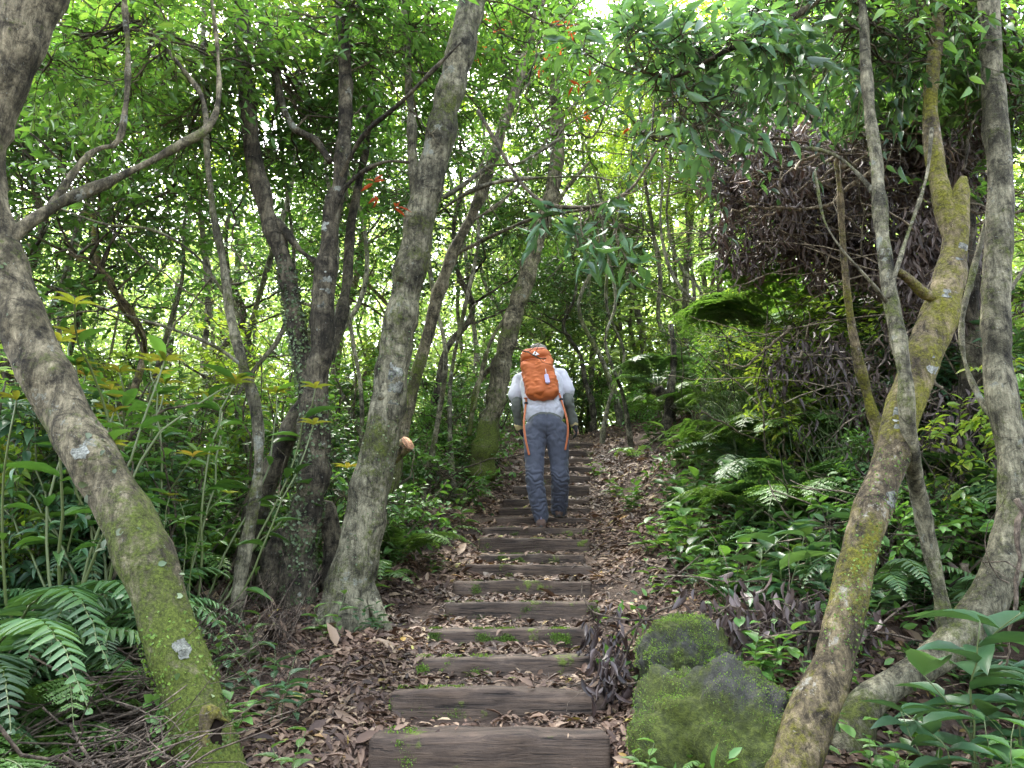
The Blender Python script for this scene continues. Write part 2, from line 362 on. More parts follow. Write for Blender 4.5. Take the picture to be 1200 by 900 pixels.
sy = [-60, -6, 0, 3.2]; sz = [-3.5, -1.1, 0, stepz(0)[0]-.02]
for i in range(1, len(STEPS), 2): sy.append(STEPS[i][4]+.08); sz.append(stepz(i)[0]-.05)
sy += ky[-5:]; sz += kz[-5:]
cxs = [(a[2]+a[3])/2 for a in STEPS]; cX = [at(c, 600, a[4])[0] for c, a in zip(cxs, STEPS)]
hw = [(at(a[3], 600, a[4])[0]-at(a[2], 600, a[4])[0])/2 for a in STEPS]
sd = [a[4] for a in STEPS]
def pathx(y): return np.interp(y, [-5]+sd+[16, 30], [-.3]+cX+[1.1, 1.5])
N_g1 = Noise(3, 1.6); N_g2 = Noise(4, .28, octs=2)
def ground(x, y):
    x = np.asarray(x, float); y = np.asarray(y, float); dx = x-pathx(y)
    st = np.interp(y, ky, kz); sm = np.interp(y, sy, sz)
    hwy = np.interp(y, sd, hw)
    k = np.clip((np.abs(dx)-hwy*.85)/.22, 0, 1); k = k*k*(3-2*k); z = st*(1-k)+sm*k
    r = np.clip(dx-hwy-.05, 0, None); l = np.clip(-dx-hwy-.1, 0, None)
    bf = np.clip((y-3.0)/2.6, .05, 1); bf = np.where(y < 0, 0.3, bf)
    z = z+bf*(.16*np.minimum(r, .6)+np.clip(r-.5, 0, 2.6)*.46+np.clip(r-3.1, 0, 60)*.12)
    z = z+.05*np.minimum(l, 1.6)-.16*np.clip(l-1.9, 0, 8)
    P = np.stack([x, y, 0*x], -1); off = np.clip((np.abs(dx)-hwy)/.5, 0, 1)
    z = z+off*(.07*N_g1(P)+.022*N_g2(P))+(1-off)*.006*N_g2(P)
    return z
def gpt(px, py, Y):
    p = at(px, py, Y); return np.array([p[0], Y, float(ground(p[0], Y))])
def gx(x, y): return np.array([x, y, float(ground(x, y))])

def axis(segs):
    o = [segs[0][0]]
    for a, b, h in segs: o += list(np.linspace(a, b, max(2, int(round((b-a)/h))+1))[1:])
    return np.array(o)
ax = axis([(-90, -20, 7), (-20, -6, .9), (-6, -2.2, .16), (-2.2, 2.6, .035), (2.6, 6, .14), (6, 20, .9), (20, 90, 7)])
ay = axis([(-60, -2, 4), (-2, 1.8, .2), (1.8, 8, .028), (8, 13, .06), (13, 24, .5), (24, 120, 6)])
XX, YY = np.meshgrid(ax, ay); nx = len(ax)
g = MB(); i = np.arange(len(ay)-1)[:, None]*nx+np.arange(nx-1)[None]; i = i.ravel()
g.add(np.stack([XX, YY, ground(XX, YY)], -1).reshape(-1, 3), np.stack([i, i+1, i+1+nx, i+nx], -1))
tag(g.build('ground', M['soil']), kind='structure')

def rounded_box(mb, c, half, yaw=0, tilt=0, nx_=40, nn=Noise(9, .11), amp=.008, bev=.014, chip=.01):
    """weathered timber: cross section swept along x"""
    sec = []
    hy, hz = half[1], half[2]
    for (sx, sz_) in ((-1, -1), (1, -1), (1, 1), (-1, 1)):
        for a in range(3):
            an = {(-1, -1): math.pi, (1, -1): 1.5*math.pi, (1, 1): 0, (-1, 1): .5*math.pi}[(sx, sz_)]+a*math.pi/4
            sec.append((sx*(hy-bev)+bev*math.cos(an), sz_*(hz-bev)+bev*math.sin(an)))
        if (sx, sz_) == (-1, -1): sec += [(t*(hy-bev), -hz) for t in (-.5, 0, .5)]
        if (sx, sz_) == (1, -1): sec += [(hy, t*(hz-bev)) for t in (-.5, 0, .5)]
        if (sx, sz_) == (1, 1): sec += [(-t*(hy-bev), hz) for t in (-.5, 0, .5)]
        if (sx, sz_) == (-1, 1): sec += [(-hy, -t*(hz-bev)) for t in (-.5, 0, .5)]
    sec = np.array(sec); m = len(sec)
    xs = np.concatenate([[-half[0], -half[0]+.006], np.linspace(-half[0]+.02, half[0]-.02, nx_), [half[0]-.006, half[0]]])
    sc = np.ones(len(xs)); sc[0] = sc[-1] = .86; sc[1] = sc[-2] = .95
    V = np.stack([np.repeat(xs, m), np.tile(sec[:, 0], len(xs))*np.repeat(sc, m), np.tile(sec[:, 1], len(xs))*np.repeat(sc, m)], -1)
    Q = V+np.asarray(c)*3.1; d = nn(Q*np.array([.45, 1, 1.])); wear = Noise(5, .5, octs=1)(Q)
    V = V+np.stack([.35*d*amp, d*amp*np.sign(V[:, 1]), d*amp*.45+wear*chip*.3*(V[:, 2] > 0)], -1)
    i = np.arange(len(xs)-1)[:, None]*m; j = np.arange(m)[None]; j2 = (j+1) % m
    F = np.stack([i+j, i+m+j, i+m+j2, i+j2], -1).reshape(-1, 4)
    V = np.vstack([V, [[-half[0], 0, 0], [half[0], 0, 0]]]); n0 = len(xs)*m; jj = np.arange(m)
    caps = [np.stack([np.full(m, n0), jj, (jj+1) % m], -1), np.stack([np.full(m, n0+1), n0-m+(jj+1) % m, n0-m+jj], -1)]
    ca, sa = math.cos(yaw), math.sin(yaw)
    V = np.stack([V[:, 0]*ca-V[:, 1]*sa, V[:, 0]*sa+V[:, 1]*ca, V[:, 2]+V[:, 0]*math.tan(tilt)], -1)+np.asarray(c)
    mb.add(V, [F]+caps)
ORD = ['lowest', 'second', 'third', 'fourth', 'fifth', 'sixth', 'seventh', 'eighth', 'ninth', 'tenth', 'eleventh', 'twelfth', 'thirteenth', 'fourteenth', 'fifteenth', 'sixteenth', 'seventeenth', 'eighteenth', 'topmost']
MOSS = {0: [(.03, .18)], 1: [(.0, .33)], 2: [(.0, .25), (.3, .42)], 3: [(.0, .55), (.7, .85)], 4: [(.02, .3), (.5, .62), (.92, 1.)], 5: [(.1, .45)], 6: [(.3, .5)], 8: [(.5, .6), (.0, .12)], 9: [(.1, .3)], 7: [(.2, .5)]}
steplab = {0: 'lowest and widest timber step, cracked dark wood at the bottom of the photo', 1: 'second timber step from the bottom with bright moss on its left end',
           2: 'third timber step from the bottom, thin and crooked with moss tufts', 3: 'fourth timber step from the bottom with a long strip of moss',
           4: 'fifth timber step from the bottom with moss clumps along its foot', 5: 'sixth timber step from the bottom, tall clean face with moss in the middle'}
r = np.random.default_rng(5)
for i, a in enumerate(STEPS):
    zt, zb = stepz(i); xl = at(a[2], a[0], a[4])[0]; xr = at(a[3], a[0], a[4])[0]
    h = max(zt-zb, .075)+.07 if i < 8 else max(zt-zb, .09)+.07
    if i == 0: h = .24
    c = ((xl+xr)/2, a[4]+LOGD/2, zt-h/2)
    mb = MB(); rounded_box(mb, (0, 0, 0), ((xr-xl)/2, LOGD/2, h/2), r.uniform(-.02, .02), [0, 0, .02, .012, .008][i] if i < 5 else r.uniform(-.012, .012), 60 if i < 9 else 30, Noise(30+i, .11), .008 if i < 9 else .005)
    lab = steplab.get(i, '%s timber step from the bottom of the stepped path' % ORD[i]) if i < 18 else 'topmost timber step where the path leaves the stairs'
    if i in (8, 9, 10): lab = ['ninth timber step from the bottom, just below the hiker', 'tenth timber step from the bottom, under the hiker\'s left boot', 'eleventh timber step from the bottom, under the hiker\'s right boot'][i-8]
    o = mb.build('timber_step', M['timber']); o.location = c
    tag(o, lab, 'step', 'timber steps of the path')
    # little moss tufts growing on the face
    if i in MOSS:
        mm = MB()
        for (u0, u1) in MOSS[i]:
            n = int(4600*(u1-u0)*(1 if i < 4 else .7))
            k = r.integers(0, max(2, int(14*(u1-u0)))+1, n); cc = r.uniform(u0, u1, 40)[k % 40]; cz = r.uniform(-.5, .45, 40)[k % 40]
            u = np.clip(cc+r.normal(0, .018, n), 0, 1); zz = np.clip(cz+r.normal(0, .12, n), -.45, .5)
            P = np.stack([-(xr-xl)/2+u*(xr-xl), np.full(n, -LOGD/2-.005), zz*(h-.06)+.01], -1)
            tp = r.random(n) < .18; P[tp, 1] = r.uniform(-LOGD/2, LOGD/2*.6, tp.sum()); P[tp, 2] = h/2+.004
            D = nrm(np.stack([r.normal(0, .7, n), np.full(n, -.5), r.normal(.1, .7, n)], -1)); D[tp] = nrm(D[tp]*[1, 1, .2]+[0, 0, .5])
            leaves(mm, P, D, rvec(n), r.uniform(.005, .012, n), r.uniform(.004, .008, n), 'diamond')
        me = mm.mesh('moss', M['moss_tuft']); mo_ = bpy.data.objects.new('moss', me); COL.objects.link(mo_); mo_.parent = o

# ---------------------------------------------------------------- leaf litter (nobody could count it)
def scatter_litter(n, xr_, yr_, size, kind='kite'):
    x = RNG.uniform(*xr_, n); y = RNG.uniform(*yr_, n); return x, y
lt = MB(); r = np.random.default_rng(21)
for (n, x0, x1, y0, y1, lsz, kd) in ((100000, -1.7, 1.6, 2.2, 5.6, .043, 'kite'), (52000, -1.5, 1.9, 5.2, 9.5, .050, 'kite'), (34000, -1.6, 3.2, 9, 15, .060, 'diamond'), (24000, -4.5, -1.4, 2, 9, .055, 'kite'), (30000, 1.4, 4.0, 2, 9, .052, 'kite')):
    y = r.uniform(y0, y1, n); x = r.uniform(x0, x1, n)
    dx = np.abs(x-pathx(y)); hwy = np.interp(y, sd, hw)
    # treads: keep the fronts of the timbers clear, fewer leaves on top of the wood
    on = dx < hwy*.98; di = np.full(n, 9.)
    for a in STEPS: di = np.where((y-a[4] > (-.03 if a[4] < 5 else -.07)) & (y-a[4] < LOGD), 0, di)
    P0 = np.stack([x, y, 0*x], -1); clump = N_g2(P0)
    keep = ~(on & (di < 1) & (r.random(n) < .955)) & ~(on & (r.random(n) < .5))
    keep &= (clump+r.normal(0, .5, n)+r.uniform(0, 1, n)**4 > -.42)
    # long and short, whole and torn
    x, y = x[keep], y[keep]; n = len(x)
    z = ground(x, y); e = .02
    nx_ = -(ground(x+e, y)-ground(x-e, y))/(2*e); ny_ = -(ground(x, y+e)-ground(x, y-e))/(2*e)
    nn = nrm(np.stack([np.clip(nx_, -1, 1), np.clip(ny_, -1.2, 1), np.ones(n)], -1))
    onw = np.zeros(n, bool)
    for i, a in enumerate(STEPS):
        m_ = (np.abs(x-pathx(y)) < hw[i]*.95) & (y > a[4]-.02) & (y < a[4]+LOGD); z[m_] = np.maximum(z[m_], stepz(i)[0]+.004); onw |= m_
    nn = nrm(nn+r.normal(0, .27, (n, 3))*(1-.7*onw[:, None])); th = r.uniform(0, 6.28, n); D = np.stack([np.cos(th), np.sin(th), 0*th], -1)
    D = nrm(D-(D*nn).sum(-1, keepdims=True)*nn+r.normal(0, .16, (n, 3)))
    L = lsz*np.exp(r.normal(-.15, .42, n))
    leaves(lt, np.stack([x, y, z+r.uniform(.002, .022, n)*(1-.6*onw)], -1), D, nn, L, L*r.uniform(.28, .5, n), kd)
tag(lt.build('leaf_litter', M['litter']), 'carpet of fallen brown leaves covering the slope beside and between the steps', 'leaf litter', kind='stuff')
# ---------------------------------------------------------------- trees built along the photographed trunks
def px_line(pts, n=40):
    """pts: (px, py, distance, width_px) -> smooth 3D polyline and radii"""
    P = [at(a, b, d) for a, b, d, w in pts]; q = np.array([(a, b) for a, b, d, w in pts], float); t = nrm(np.gradient(q, axis=0)); R = [w*.47*ppm(d, b)*max(abs(e[1]), .8) for (a, b, d, w), e in zip(pts, t)]
    return smooth_line(P, R, n)
BN = Noise(77, .20, octs=3); BN2 = Noise(78, .07, octs=2)
def bark_bump(amp=.10): return lambda v: amp*BN(v)+amp*.45*BN2(v)
def trunk(mb, pts, n=60, seg=20, amp=.10, flare=0):
    P, R = px_line(pts, n)
    if flare:
        t = np.linspace(0, 1, n); R = R*(1+flare*np.exp(-t*14))
    ring_tube(mb, P, R, seg, bump=bark_bump(amp)); return P, R
def knots(mb, P, R, ks, s=1.):
    for k in ks:
        i = int(k*(len(P)-1)); d = nrm(np.array([RNG.normal(), -1.2, RNG.normal()*.3])); c = P[i]+d*R[i]*.75
        ring_tube(mb, [c, c+d*R[i]*.22, c+d*R[i]*.42], [R[i]*.42*s, R[i]*.34*s, R[i]*.12*s], 9, bump=bark_bump(.2))
def curve_pts(a, b, sag=.12, n=14, wig=.05):
    a = np.asarray(a); b = np.asarray(b); t = np.linspace(0, 1, n)[:, None]; L = np.linalg.norm(b-a)
    off = RNG.normal(size=3)*sag*L; w = np.cumsum(RNG.normal(size=(n, 3))*wig*L/n, 0); w -= t*w[-1]
    return a+(b-a)*t+off*np.sin(t*np.pi)+w
def crown(attach, cents, mbL, mbT, nspr=9, nl=9, ll=.1, lw=.4, kind='kite', r0=.012, tl=.45, spread=.5, droop=.35, up=.8, inner=True):
    """cents: points foliage clumps sit at; each is joined to the nearest attach point by a thin limb carrying twigs"""
    attach = np.asarray(attach)
    B = []; D = []; LP = []; LR = []
    for c in cents:
        a = attach[np.argmin(((attach-c)**2).sum(1)+RNG.random(len(attach))*.3)]
        cp = curve_pts(a, c, .10, 10, .25); LP.append(cp); LR.append(np.linspace(r0, .004, 10))
        ks = RNG.integers(4, 10, nspr); B.append(cp[ks]+RNG.normal(size=(nspr, 3))*.01)
        D.append(nrm(nrm(c-a)*.5+rvec(nspr)*.9+UP*.1))
    if not LP: return
    thin_tubes(mbT, np.array(LP), np.array(LR), 4)
    # bare forking twiglets between the leaves
    k = len(LP)*4; q = RNG.integers(0, len(LP), k); LPa = np.array(LP); s0 = LPa[q, RNG.integers(2, 10, k)]; dv = rvec(k)*np.array([1, .7, .8])*RNG.uniform(.2, .9, (k, 1))*tl*1.6
    t7_ = np.linspace(0, 1, 7)[None, :, None]; W = np.cumsum(RNG.normal(0, .014, (k, 7, 3)), 1)
    thin_tubes(mbT, s0[:, None]+dv[:, None]*t7_+W, np.linspace(.0036, .0012, 7)[None]*RNG.uniform(.6, 1.3, (k, 1)), 3)
    sprays(mbL, mbT, np.vstack(B), np.vstack(D), tl, nl, ll, lw, kind, droop, up)
def lichen_patch(parent, pts, spots):
    P, R = px_line(pts, 90); T = nrm(np.gradient(P, axis=0)); py = np.linspace(0, 1, 90)
    Q = np.array([[FPX*p[0]/(p[1]*CP+(p[2]-CAMZ)*SP)+600, 450-FPX*((p[2]-CAMZ)*CP-p[1]*SP)/(p[1]*CP+(p[2]-CAMZ)*SP)] for p in P])
    for yy, ang, hl, aw in spots:
        i0 = int(np.argmin(abs(Q[:, 1]-yy))); mb = MB(); nu, nv = 26, 20; u = np.linspace(-1, 1, nu); v = np.linspace(-1, 1, nv); V = []; W = []
        seg = np.linalg.norm(P[1]-P[0])
        for a in u:
            f = min(max(i0+a*hl/seg, 0), 88.9); i = int(f); c = P[i]*(1-f+i)+P[i+1]*(f-i); t = T[i]; fr = np.array([0, -1., 0]); A = nrm(fr-t*fr.dot(t)); B = np.cross(t, A)
            for b in v:
                th = ang+b*aw; V.append(c+(A*math.cos(th)+B*math.sin(th))*R[i]*1.0); W.append(a*a+b*b)
        V = np.array(V); ax_ = P[i0]; d_ = bark_bump(.07)(V); W = np.array(W)+.55*BN(V*3.)+.3*BN2(V*2)
        cen = np.array([P[min(max(int(i0+a*hl/seg), 0), 89)] for a in u for b in v]); V = V+(V-cen)*(d_+.012)[:, None]
        F = [[p*nv+q, p*nv+q+1, (p+1)*nv+q+1, (p+1)*nv+q] for p in range(nu-1) for q in range(nv-1) if W[[p*nv+q, p*nv+q+1, (p+1)*nv+q+1, (p+1)*nv+q]].mean() < .75]
        if F: mb.add(V, np.array(F)); mb.build('lichen_patch', M['lichen'], parent)
def big_tree(label, base, stems, bark, seg=20, clumps=None, leaf='leaf_mid', leafkw=None, amp=.10, extra=None, group=None, limbs=()):
    """stems: list of (points, flare) in photo pixels; limbs likewise but as parts named branch"""
    t = thing('tree', label, 'tree', base, group)
    mb = MB(); att = []
    for pts, fl in stems:
        P, R = trunk(mb, pts, 70, seg, amp, fl); att.append(P[len(P)//2:])
    if extra: extra(mb)
    tr = mb.build('trunk', M[bark], t)
    for pts in limbs:
        b = MB(); P, R = trunk(b, [(a_, b_, c_, w_*.78) for a_, b_, c_, w_ in pts], 48, 10, .16, 0); att.append(P[10:]); b.build('branch', M[bark], t)
    if clumps:
        mL, mT = MB(), MB(); cents = []
        for (px, py, d, rx, ry, rd, n) in clumps:
            c = at(px, py, d); cents.append(ellipsoid_pts(n, c, (rx*ppm(d), rd, ry*ppm(d)), .1))
        crown(np.vstack(att), np.vstack(cents), mL, mT, **(leafkw or {}))
        mL.build('crown', M[leaf], t); mT.build('twigs', M['twig'], t)
    return t, tr
# leaning mossy tree, left foreground
t1, tr1 = big_tree('thick mossy trunk leaning out of the photo at the left edge, hollow at its foot', gpt(240, 900, 2.75),
    [([(262, 960, 2.72, 90), (246, 885, 2.74, 78), (222, 810, 2.78, 71), (195, 730, 2.82, 70), (168, 655, 2.87, 70), (132, 580, 2.92, 70), (92, 510, 2.97, 68), (52, 435, 3.02, 66), (22, 370, 3.06, 62), (-2, 300, 3.1, 60), (-24, 230, 3.12, 60), (-22, 160, 3.12, 64), (8, 70, 3.12, 72), (52, -40, 3.12, 74), (100, -160, 3.1, 66)], .0)],
    'bark_moss', 26, amp=.05, clumps=[(110, 60, 3.9, 180, 120, .8, 17), (40, -20, 3.6, 200, 90, .6, 10), (240, 30, 4.2, 140, 90, .7, 11)],
    limbs=[[(10, 285, 3.1, 30), (32, 262, 3.14, 26), (75, 236, 3.25, 19), (120, 216, 3.35, 18), (165, 195, 3.45, 17), (215, 168, 3.55, 15), (243, 150, 3.6, 14), (256, 118, 3.65, 8), (255, 60, 3.7, 6), (248, 0, 3.7, 5), (240, -60, 3.7, 4)],
           [(14, 280, 3.12, 20), (60, 240, 3.25, 13), (88, 200, 3.32, 13), (112, 176, 3.36, 12), (138, 166, 3.4, 11), (148, 120, 3.4, 9), (150, 60, 3.45, 8), (146, 0, 3.5, 7), (150, -60, 3.5, 5)],
           [(243, 150, 3.6, 9), (235, 110, 3.7, 8), (205, 70, 3.8, 7), (180, 40, 3.9, 5), (150, 20, 4., 4)]],
    leaf='leaf_mid', leafkw=dict(nspr=7, nl=10, ll=.082, lw=.38, tl=.38, r0=.007))
def hollow(tr, t):
    # ring of healed bark round a dark hole at the foot of the trunk
    c = at(252, 866, 2.68); mb = MB(); th = np.linspace(0, 2*np.pi, 30); rr = 1+.28*np.sin(th+.6)+.14*np.sin(3*th+1)+.08*np.sin(5*th)
    P = np.stack([c[0]+.034*np.cos(th)*rr, c[1]+.03*np.sin(th+2)*.6, c[2]+.062*np.sin(th)*rr], -1)
    ring_tube(mb, P, .015+.009*np.sin(th-.4)+.004*np.sin(4*th), 9, cap=False, bump=bark_bump(.5), ref=(0, 1, 0)); mb.build('burl', M['bark_brown'], tr)
    mb = MB(); ring_tube(mb, [c+np.array([0, .05, -.0]), c+np.array([.0, .0, .005])], [.040, .036], 18, flat=1.75, ref=(1, 0, 0), bump=bark_bump(.3)); mb.build('hole', M['hole_shade'], tr)
s = NT('hole_shade'); M['hole_shade'] = s.done(s.pbsdf((.012, .009, .007), .95, None, 0.))  # near-black colour on a solid plug, painting the shade inside the hollow
hollow(tr1, t1)
# small leaves creeping up that trunk
def creeper(parent, pts, n, size, mat='ivy', name='creeper', spread=1.0, kind='kite', side=(-1, 1), arc=(.9, 2.2)):
    P, R = px_line(pts, 60); i = RNG.integers(0, 60, n); T = nrm(np.gradient(P, axis=0))[i]
    front = np.array([0, -1., 0]); A = nrm(front-(T@front)[:, None]*T); B = np.cross(T, A)
    th = RNG.uniform(-math.pi*.7, math.pi*.7, n)*spread
    N = A*np.cos(th)[:, None]+B*np.sin(th)[:, None]; O = P[i]+N*R[i][:, None]*1.05+T*RNG.normal(0, .02, (n, 1))
    D = nrm(rvec(n)+N*.5); mb = MB(); L = size*RNG.uniform(.5, 1.3, n); leaves(mb, O, D, N+rvec(n)*.4, L, L*.8, kind); mb.build(name, M[mat], parent)
creeper(t1, [(-2, 300, 3.1, 60), (92, 510, 2.97, 66), (168, 655, 2.87, 70), (222, 810, 2.78, 72), (243, 890, 2.74, 80)], 60, .030, 'ivy', 'ivy_leaves')
lichen_patch(t1, [(262, 960, 2.72, 90), (246, 885, 2.74, 78), (222, 810, 2.78, 71), (195, 730, 2.82, 70), (168, 655, 2.87, 70), (132, 580, 2.92, 70), (92, 510, 2.97, 68), (52, 435, 3.02, 66), (22, 370, 3.06, 62), (-2, 300, 3.1, 60)], [(770, .6, .04, .28), (540, .1, .045, .3)])
creeper(t1, [(195, 740, 2.82, 70), (222, 810, 2.78, 72), (243, 890, 2.74, 80)], 900, .012, 'moss_tuft', 'moss', kind='diamond')
creeper(t1, [(185, 830, 2.78, 20), (200, 880, 2.70, 44), (205, 910, 2.68, 60)], 70, .035, 'fern_light', 'foot_leaves')

# ivy covered twin trunk, left of centre
ctr = [(347, 765, 4.55, 46), (348, 735, 4.55, 40), (350, 650, 4.55, 42), (358, 600, 4.55, 40), (366, 550, 4.55, 38), (369, 480, 4.55, 34), (357, 430, 4.55, 27), (347, 380, 4.55, 24), (333, 310, 4.55, 23), (312, 245, 4.55, 22), (299, 195, 4.55, 20), (290, 120, 4.5, 18), (284, 40, 4.5, 16), (280, -60, 4.5, 13)]
t2, tr2 = big_tree('dark trunk wrapped in tiny ivy leaves, twin stemmed, left of the big trunk', gpt(346, 745, 4.55),
    [(ctr, .3), ([(330, 735, 4.62, 30), (322, 700, 4.60, 36), (322, 665, 4.58, 40), (340, 625, 4.56, 34)], .3),
     ([(368, 500, 4.55, 22), (372, 440, 4.52, 30), (378, 370, 4.5, 28), (383, 310, 4.5, 26), (389, 250, 4.5, 23), (399, 200, 4.48, 19), (405, 120, 4.45, 17), (402, 40, 4.4, 15), (396, -70, 4.4, 12)], 0),
     ([(385, 760, 4.75, 30), (388, 700, 4.72, 36), (392, 640, 4.7, 32), (380, 590, 4.68, 22)], .2)],
    'bark_dark', 18, [(300, 60, 4.8, 150, 100, .9, 20), (400, 120, 5.0, 130, 110, .8, 16), (330, 190, 5.2, 120, 60, .6, 12), (420, 20, 4.4, 110, 70, .5, 14)],
    limbs=[[(380, 312, 4.5, 16), (360, 300, 4.5, 13), (345, 285, 4.5, 12), (328, 262, 4.52, 11), (318, 250, 4.54, 10)],
           [(382, 300, 4.5, 12), (396, 235, 4.45, 9), (420, 205, 4.4, 8), (450, 190, 4.35, 7), (480, 190, 4.32, 6)],
           [(387, 190, 4.48, 12), (370, 165, 4.5, 15), (345, 150, 4.5, 14), (330, 120, 4.5, 12), (322, 60, 4.55, 9)],
           [(395, 215, 4.48, 10), (425, 160, 4.3, 9), (470, 120, 4.1, 8), (500, 90, 4.0, 7), (540, 50, 3.9, 5)]],
    leaf='leaf_mid', leafkw=dict(nspr=7, nl=11, ll=.078, lw=.38, tl=.42, r0=.008))
creeper(t2, ctr[1:9], 2600, .022, 'ivy', 'ivy', kind='diamond')
creeper(t2, [(361, 470, 4.5, 40), (369, 430, 4.5, 46)], 160, .05, 'leaf_red_dark', 'dead_ivy_clump') if 'leaf_red_dark' in M else None
t3, _ = big_tree('smooth dark trunk curving up beside the ivy covered trunk', gpt(283, 735, 4.75),
    [([(283, 765, 4.75, 34), (284, 725, 4.75, 32), (290, 650, 4.75, 29), (306, 580, 4.75, 28), (327, 530, 4.75, 28), (348, 488, 4.72, 26), (372, 440, 4.85, 20), (392, 400, 5.0, 16), (405, 340, 5.1, 14), (412, 260, 5.2, 12), (430, 160, 5.3, 10), (440, 40, 5.4, 8)], .3)],
    'bark_dark', 16, [(450, 60, 5.8, 80, 120, .6, 16)], leafkw=dict(nspr=7, nl=10, ll=.072, lw=.38, r0=.007))
t4, _ = big_tree('thin pale stem rising left of the ivy covered trunk', gpt(272, 750, 4.3),
    [([(273, 765, 4.3, 18), (276, 735, 4.3, 16), (284, 660, 4.3, 15), (298, 590, 4.3, 14), (304, 530, 4.3, 14), (298, 470, 4.3, 13), (284, 425, 4.3, 12), (270, 370, 4.3, 12), (262, 310, 4.3, 11), (250, 250, 4.3, 9), (243, 180, 4.3, 8), (238, 80, 4.3, 7), (240, -40, 4.3, 5)], .2)],
    'bark_grey', 12, [(200, 120, 4.6, 120, 120, .6, 22)],
    limbs=[[(286, 430, 4.3, 7), (250, 405, 4.2, 6), (200, 385, 4.1, 6), (150, 370, 4.0, 5.5), (105, 355, 3.9, 5), (60, 335, 3.8, 4)], [(266, 350, 4.3, 6), (230, 300, 4.2, 5), (180, 270, 4.1, 5), (120, 262, 4.0, 4), (60, 240, 3.9, 3)]],
    leafkw=dict(nspr=6, nl=10, ll=.072, lw=.38, r0=.006))
# the big trunk
big = [(402, 770, 4.5, 80), (404, 740, 4.5, 72), (412, 690, 4.5, 64), (422, 640, 4.5, 61), (432, 580, 4.5, 62), (443, 530, 4.5, 57), (455, 470, 4.5, 54), (466, 400, 4.5, 52), (478, 330, 4.5, 50), (490, 270, 4.5, 48), (503, 210, 4.48, 46), (517, 150, 4.45, 45), (530, 95, 4.42, 44), (545, 40, 4.4, 43), (560, -20, 4.4, 41), (590, -140, 4.4, 36)]
big = [(a_, b_, c_, w_*.82) for a_, b_, c_, w_ in big]
def bigx(mb):
    P, R = px_line(big, 60); knots(mb, P, R, [.52, .86, .30, .83, .44, .72])
    for (a, b, w) in (((430, 700), (456, 730), 20), ((392, 705), (362, 745), 22), ((415, 700), (432, 750), 24)):
        trunk(mb, [(a[0], a[1]-20, 4.48, w*.8), (a[0]*.5+b[0]*.5, a[1]*.5+b[1]*.5, 4.40, w), (b[0], b[1]+18, 4.36, w*.8), (b[0]*1.02, b[1]+40, 4.36, w*.4)], 16, 10, .12)
t5, tr5 = big_tree('biggest trunk, grey green bark and flared foot, left of the steps', gpt(404, 745, 4.5), [(big, .22)], 'bark_grey', 28,
    [(520, 30, 4.9, 140, 80, .8, 15), (640, 60, 5.2, 130, 90, .8, 13), (560, 130, 5.6, 120, 60, .5, 10)], amp=.07, extra=bigx,
    limbs=[[(487, 262, 4.5, 20), (484, 190, 4.52, 17), (482, 140, 4.55, 15), (478, 80, 4.6, 13), (474, 0, 4.6, 11), (468, -80, 4.6, 9)],
           [(520, 232, 4.45, 12), (545, 215, 4.5, 8), (575, 195, 4.55, 7), (610, 190, 4.6, 6), (660, 160, 4.65, 5)],
           [(512, 250, 4.45, 9), (550, 225, 4.3, 8), (590, 212, 4.25, 7), (640, 208, 4.2, 6), (690, 207, 4.15, 5), (720, 212, 4.1, 3)],
           ],
    leaf='leaf_mid', leafkw=dict(nspr=7, nl=11, ll=.078, lw=.38, tl=.42, r0=.008))
creeper(t5, big[2:9], 420, .013, 'ivy', 'ivy_leaves', kind='diamond')
t6, _ = big_tree('slender mossy trunk slanting up right behind the biggest trunk', gpt(455, 560, 6.2),
    [([(452, 590, 6.2, 24), (462, 540, 6.2, 20), (482, 460, 6.2, 17), (500, 400, 6.2, 16), (513, 345, 6.2, 16), (530, 300, 6.2, 16), (556, 245, 6.2, 15), (575, 195, 6.2, 14), (592, 140, 6.2, 13), (612, 80, 6.2, 12), (635, 0, 6.2, 11), (650, -60, 6.2, 9)], .2)],
    'bark_moss', 14, [(620, 40, 6.8, 110, 90, .8, 24), (560, 100, 6.6, 90, 50, .6, 12)],
    limbs=[[(530, 300, 6.2, 9), (580, 275, 6.1, 7), (630, 255, 6.0, 6), (690, 245, 5.9, 5)], [(545, 265, 6.2, 8), (600, 225, 6.3, 6), (650, 150, 6.4, 5), (700, 90, 6.5, 4)]],
    leafkw=dict(nspr=7, nl=11, ll=.078, lw=.38, r0=.008))
def red_tips(tree, spots):
    mb = MB()
    for px, py, d, n in spots:
        B = at(px, py, d)+RNG.normal(0, .05, (n, 3)); sprays(mb, None, B, rvec(n), .06, 4, .085, .26, 'kite', .5)
    mb.build('young_leaves', M['leaf_red'], tree)
red_tips(t5, [(455, 238, 4.2, 3), (690, 100, 4.6, 2), (660, 40, 5., 5), (585, 25, 5., 4), (682, 143, 5, 1), (740, 146, 5., 1), (630, 70, 5.2, 3), (560, 60, 5.2, 3)])
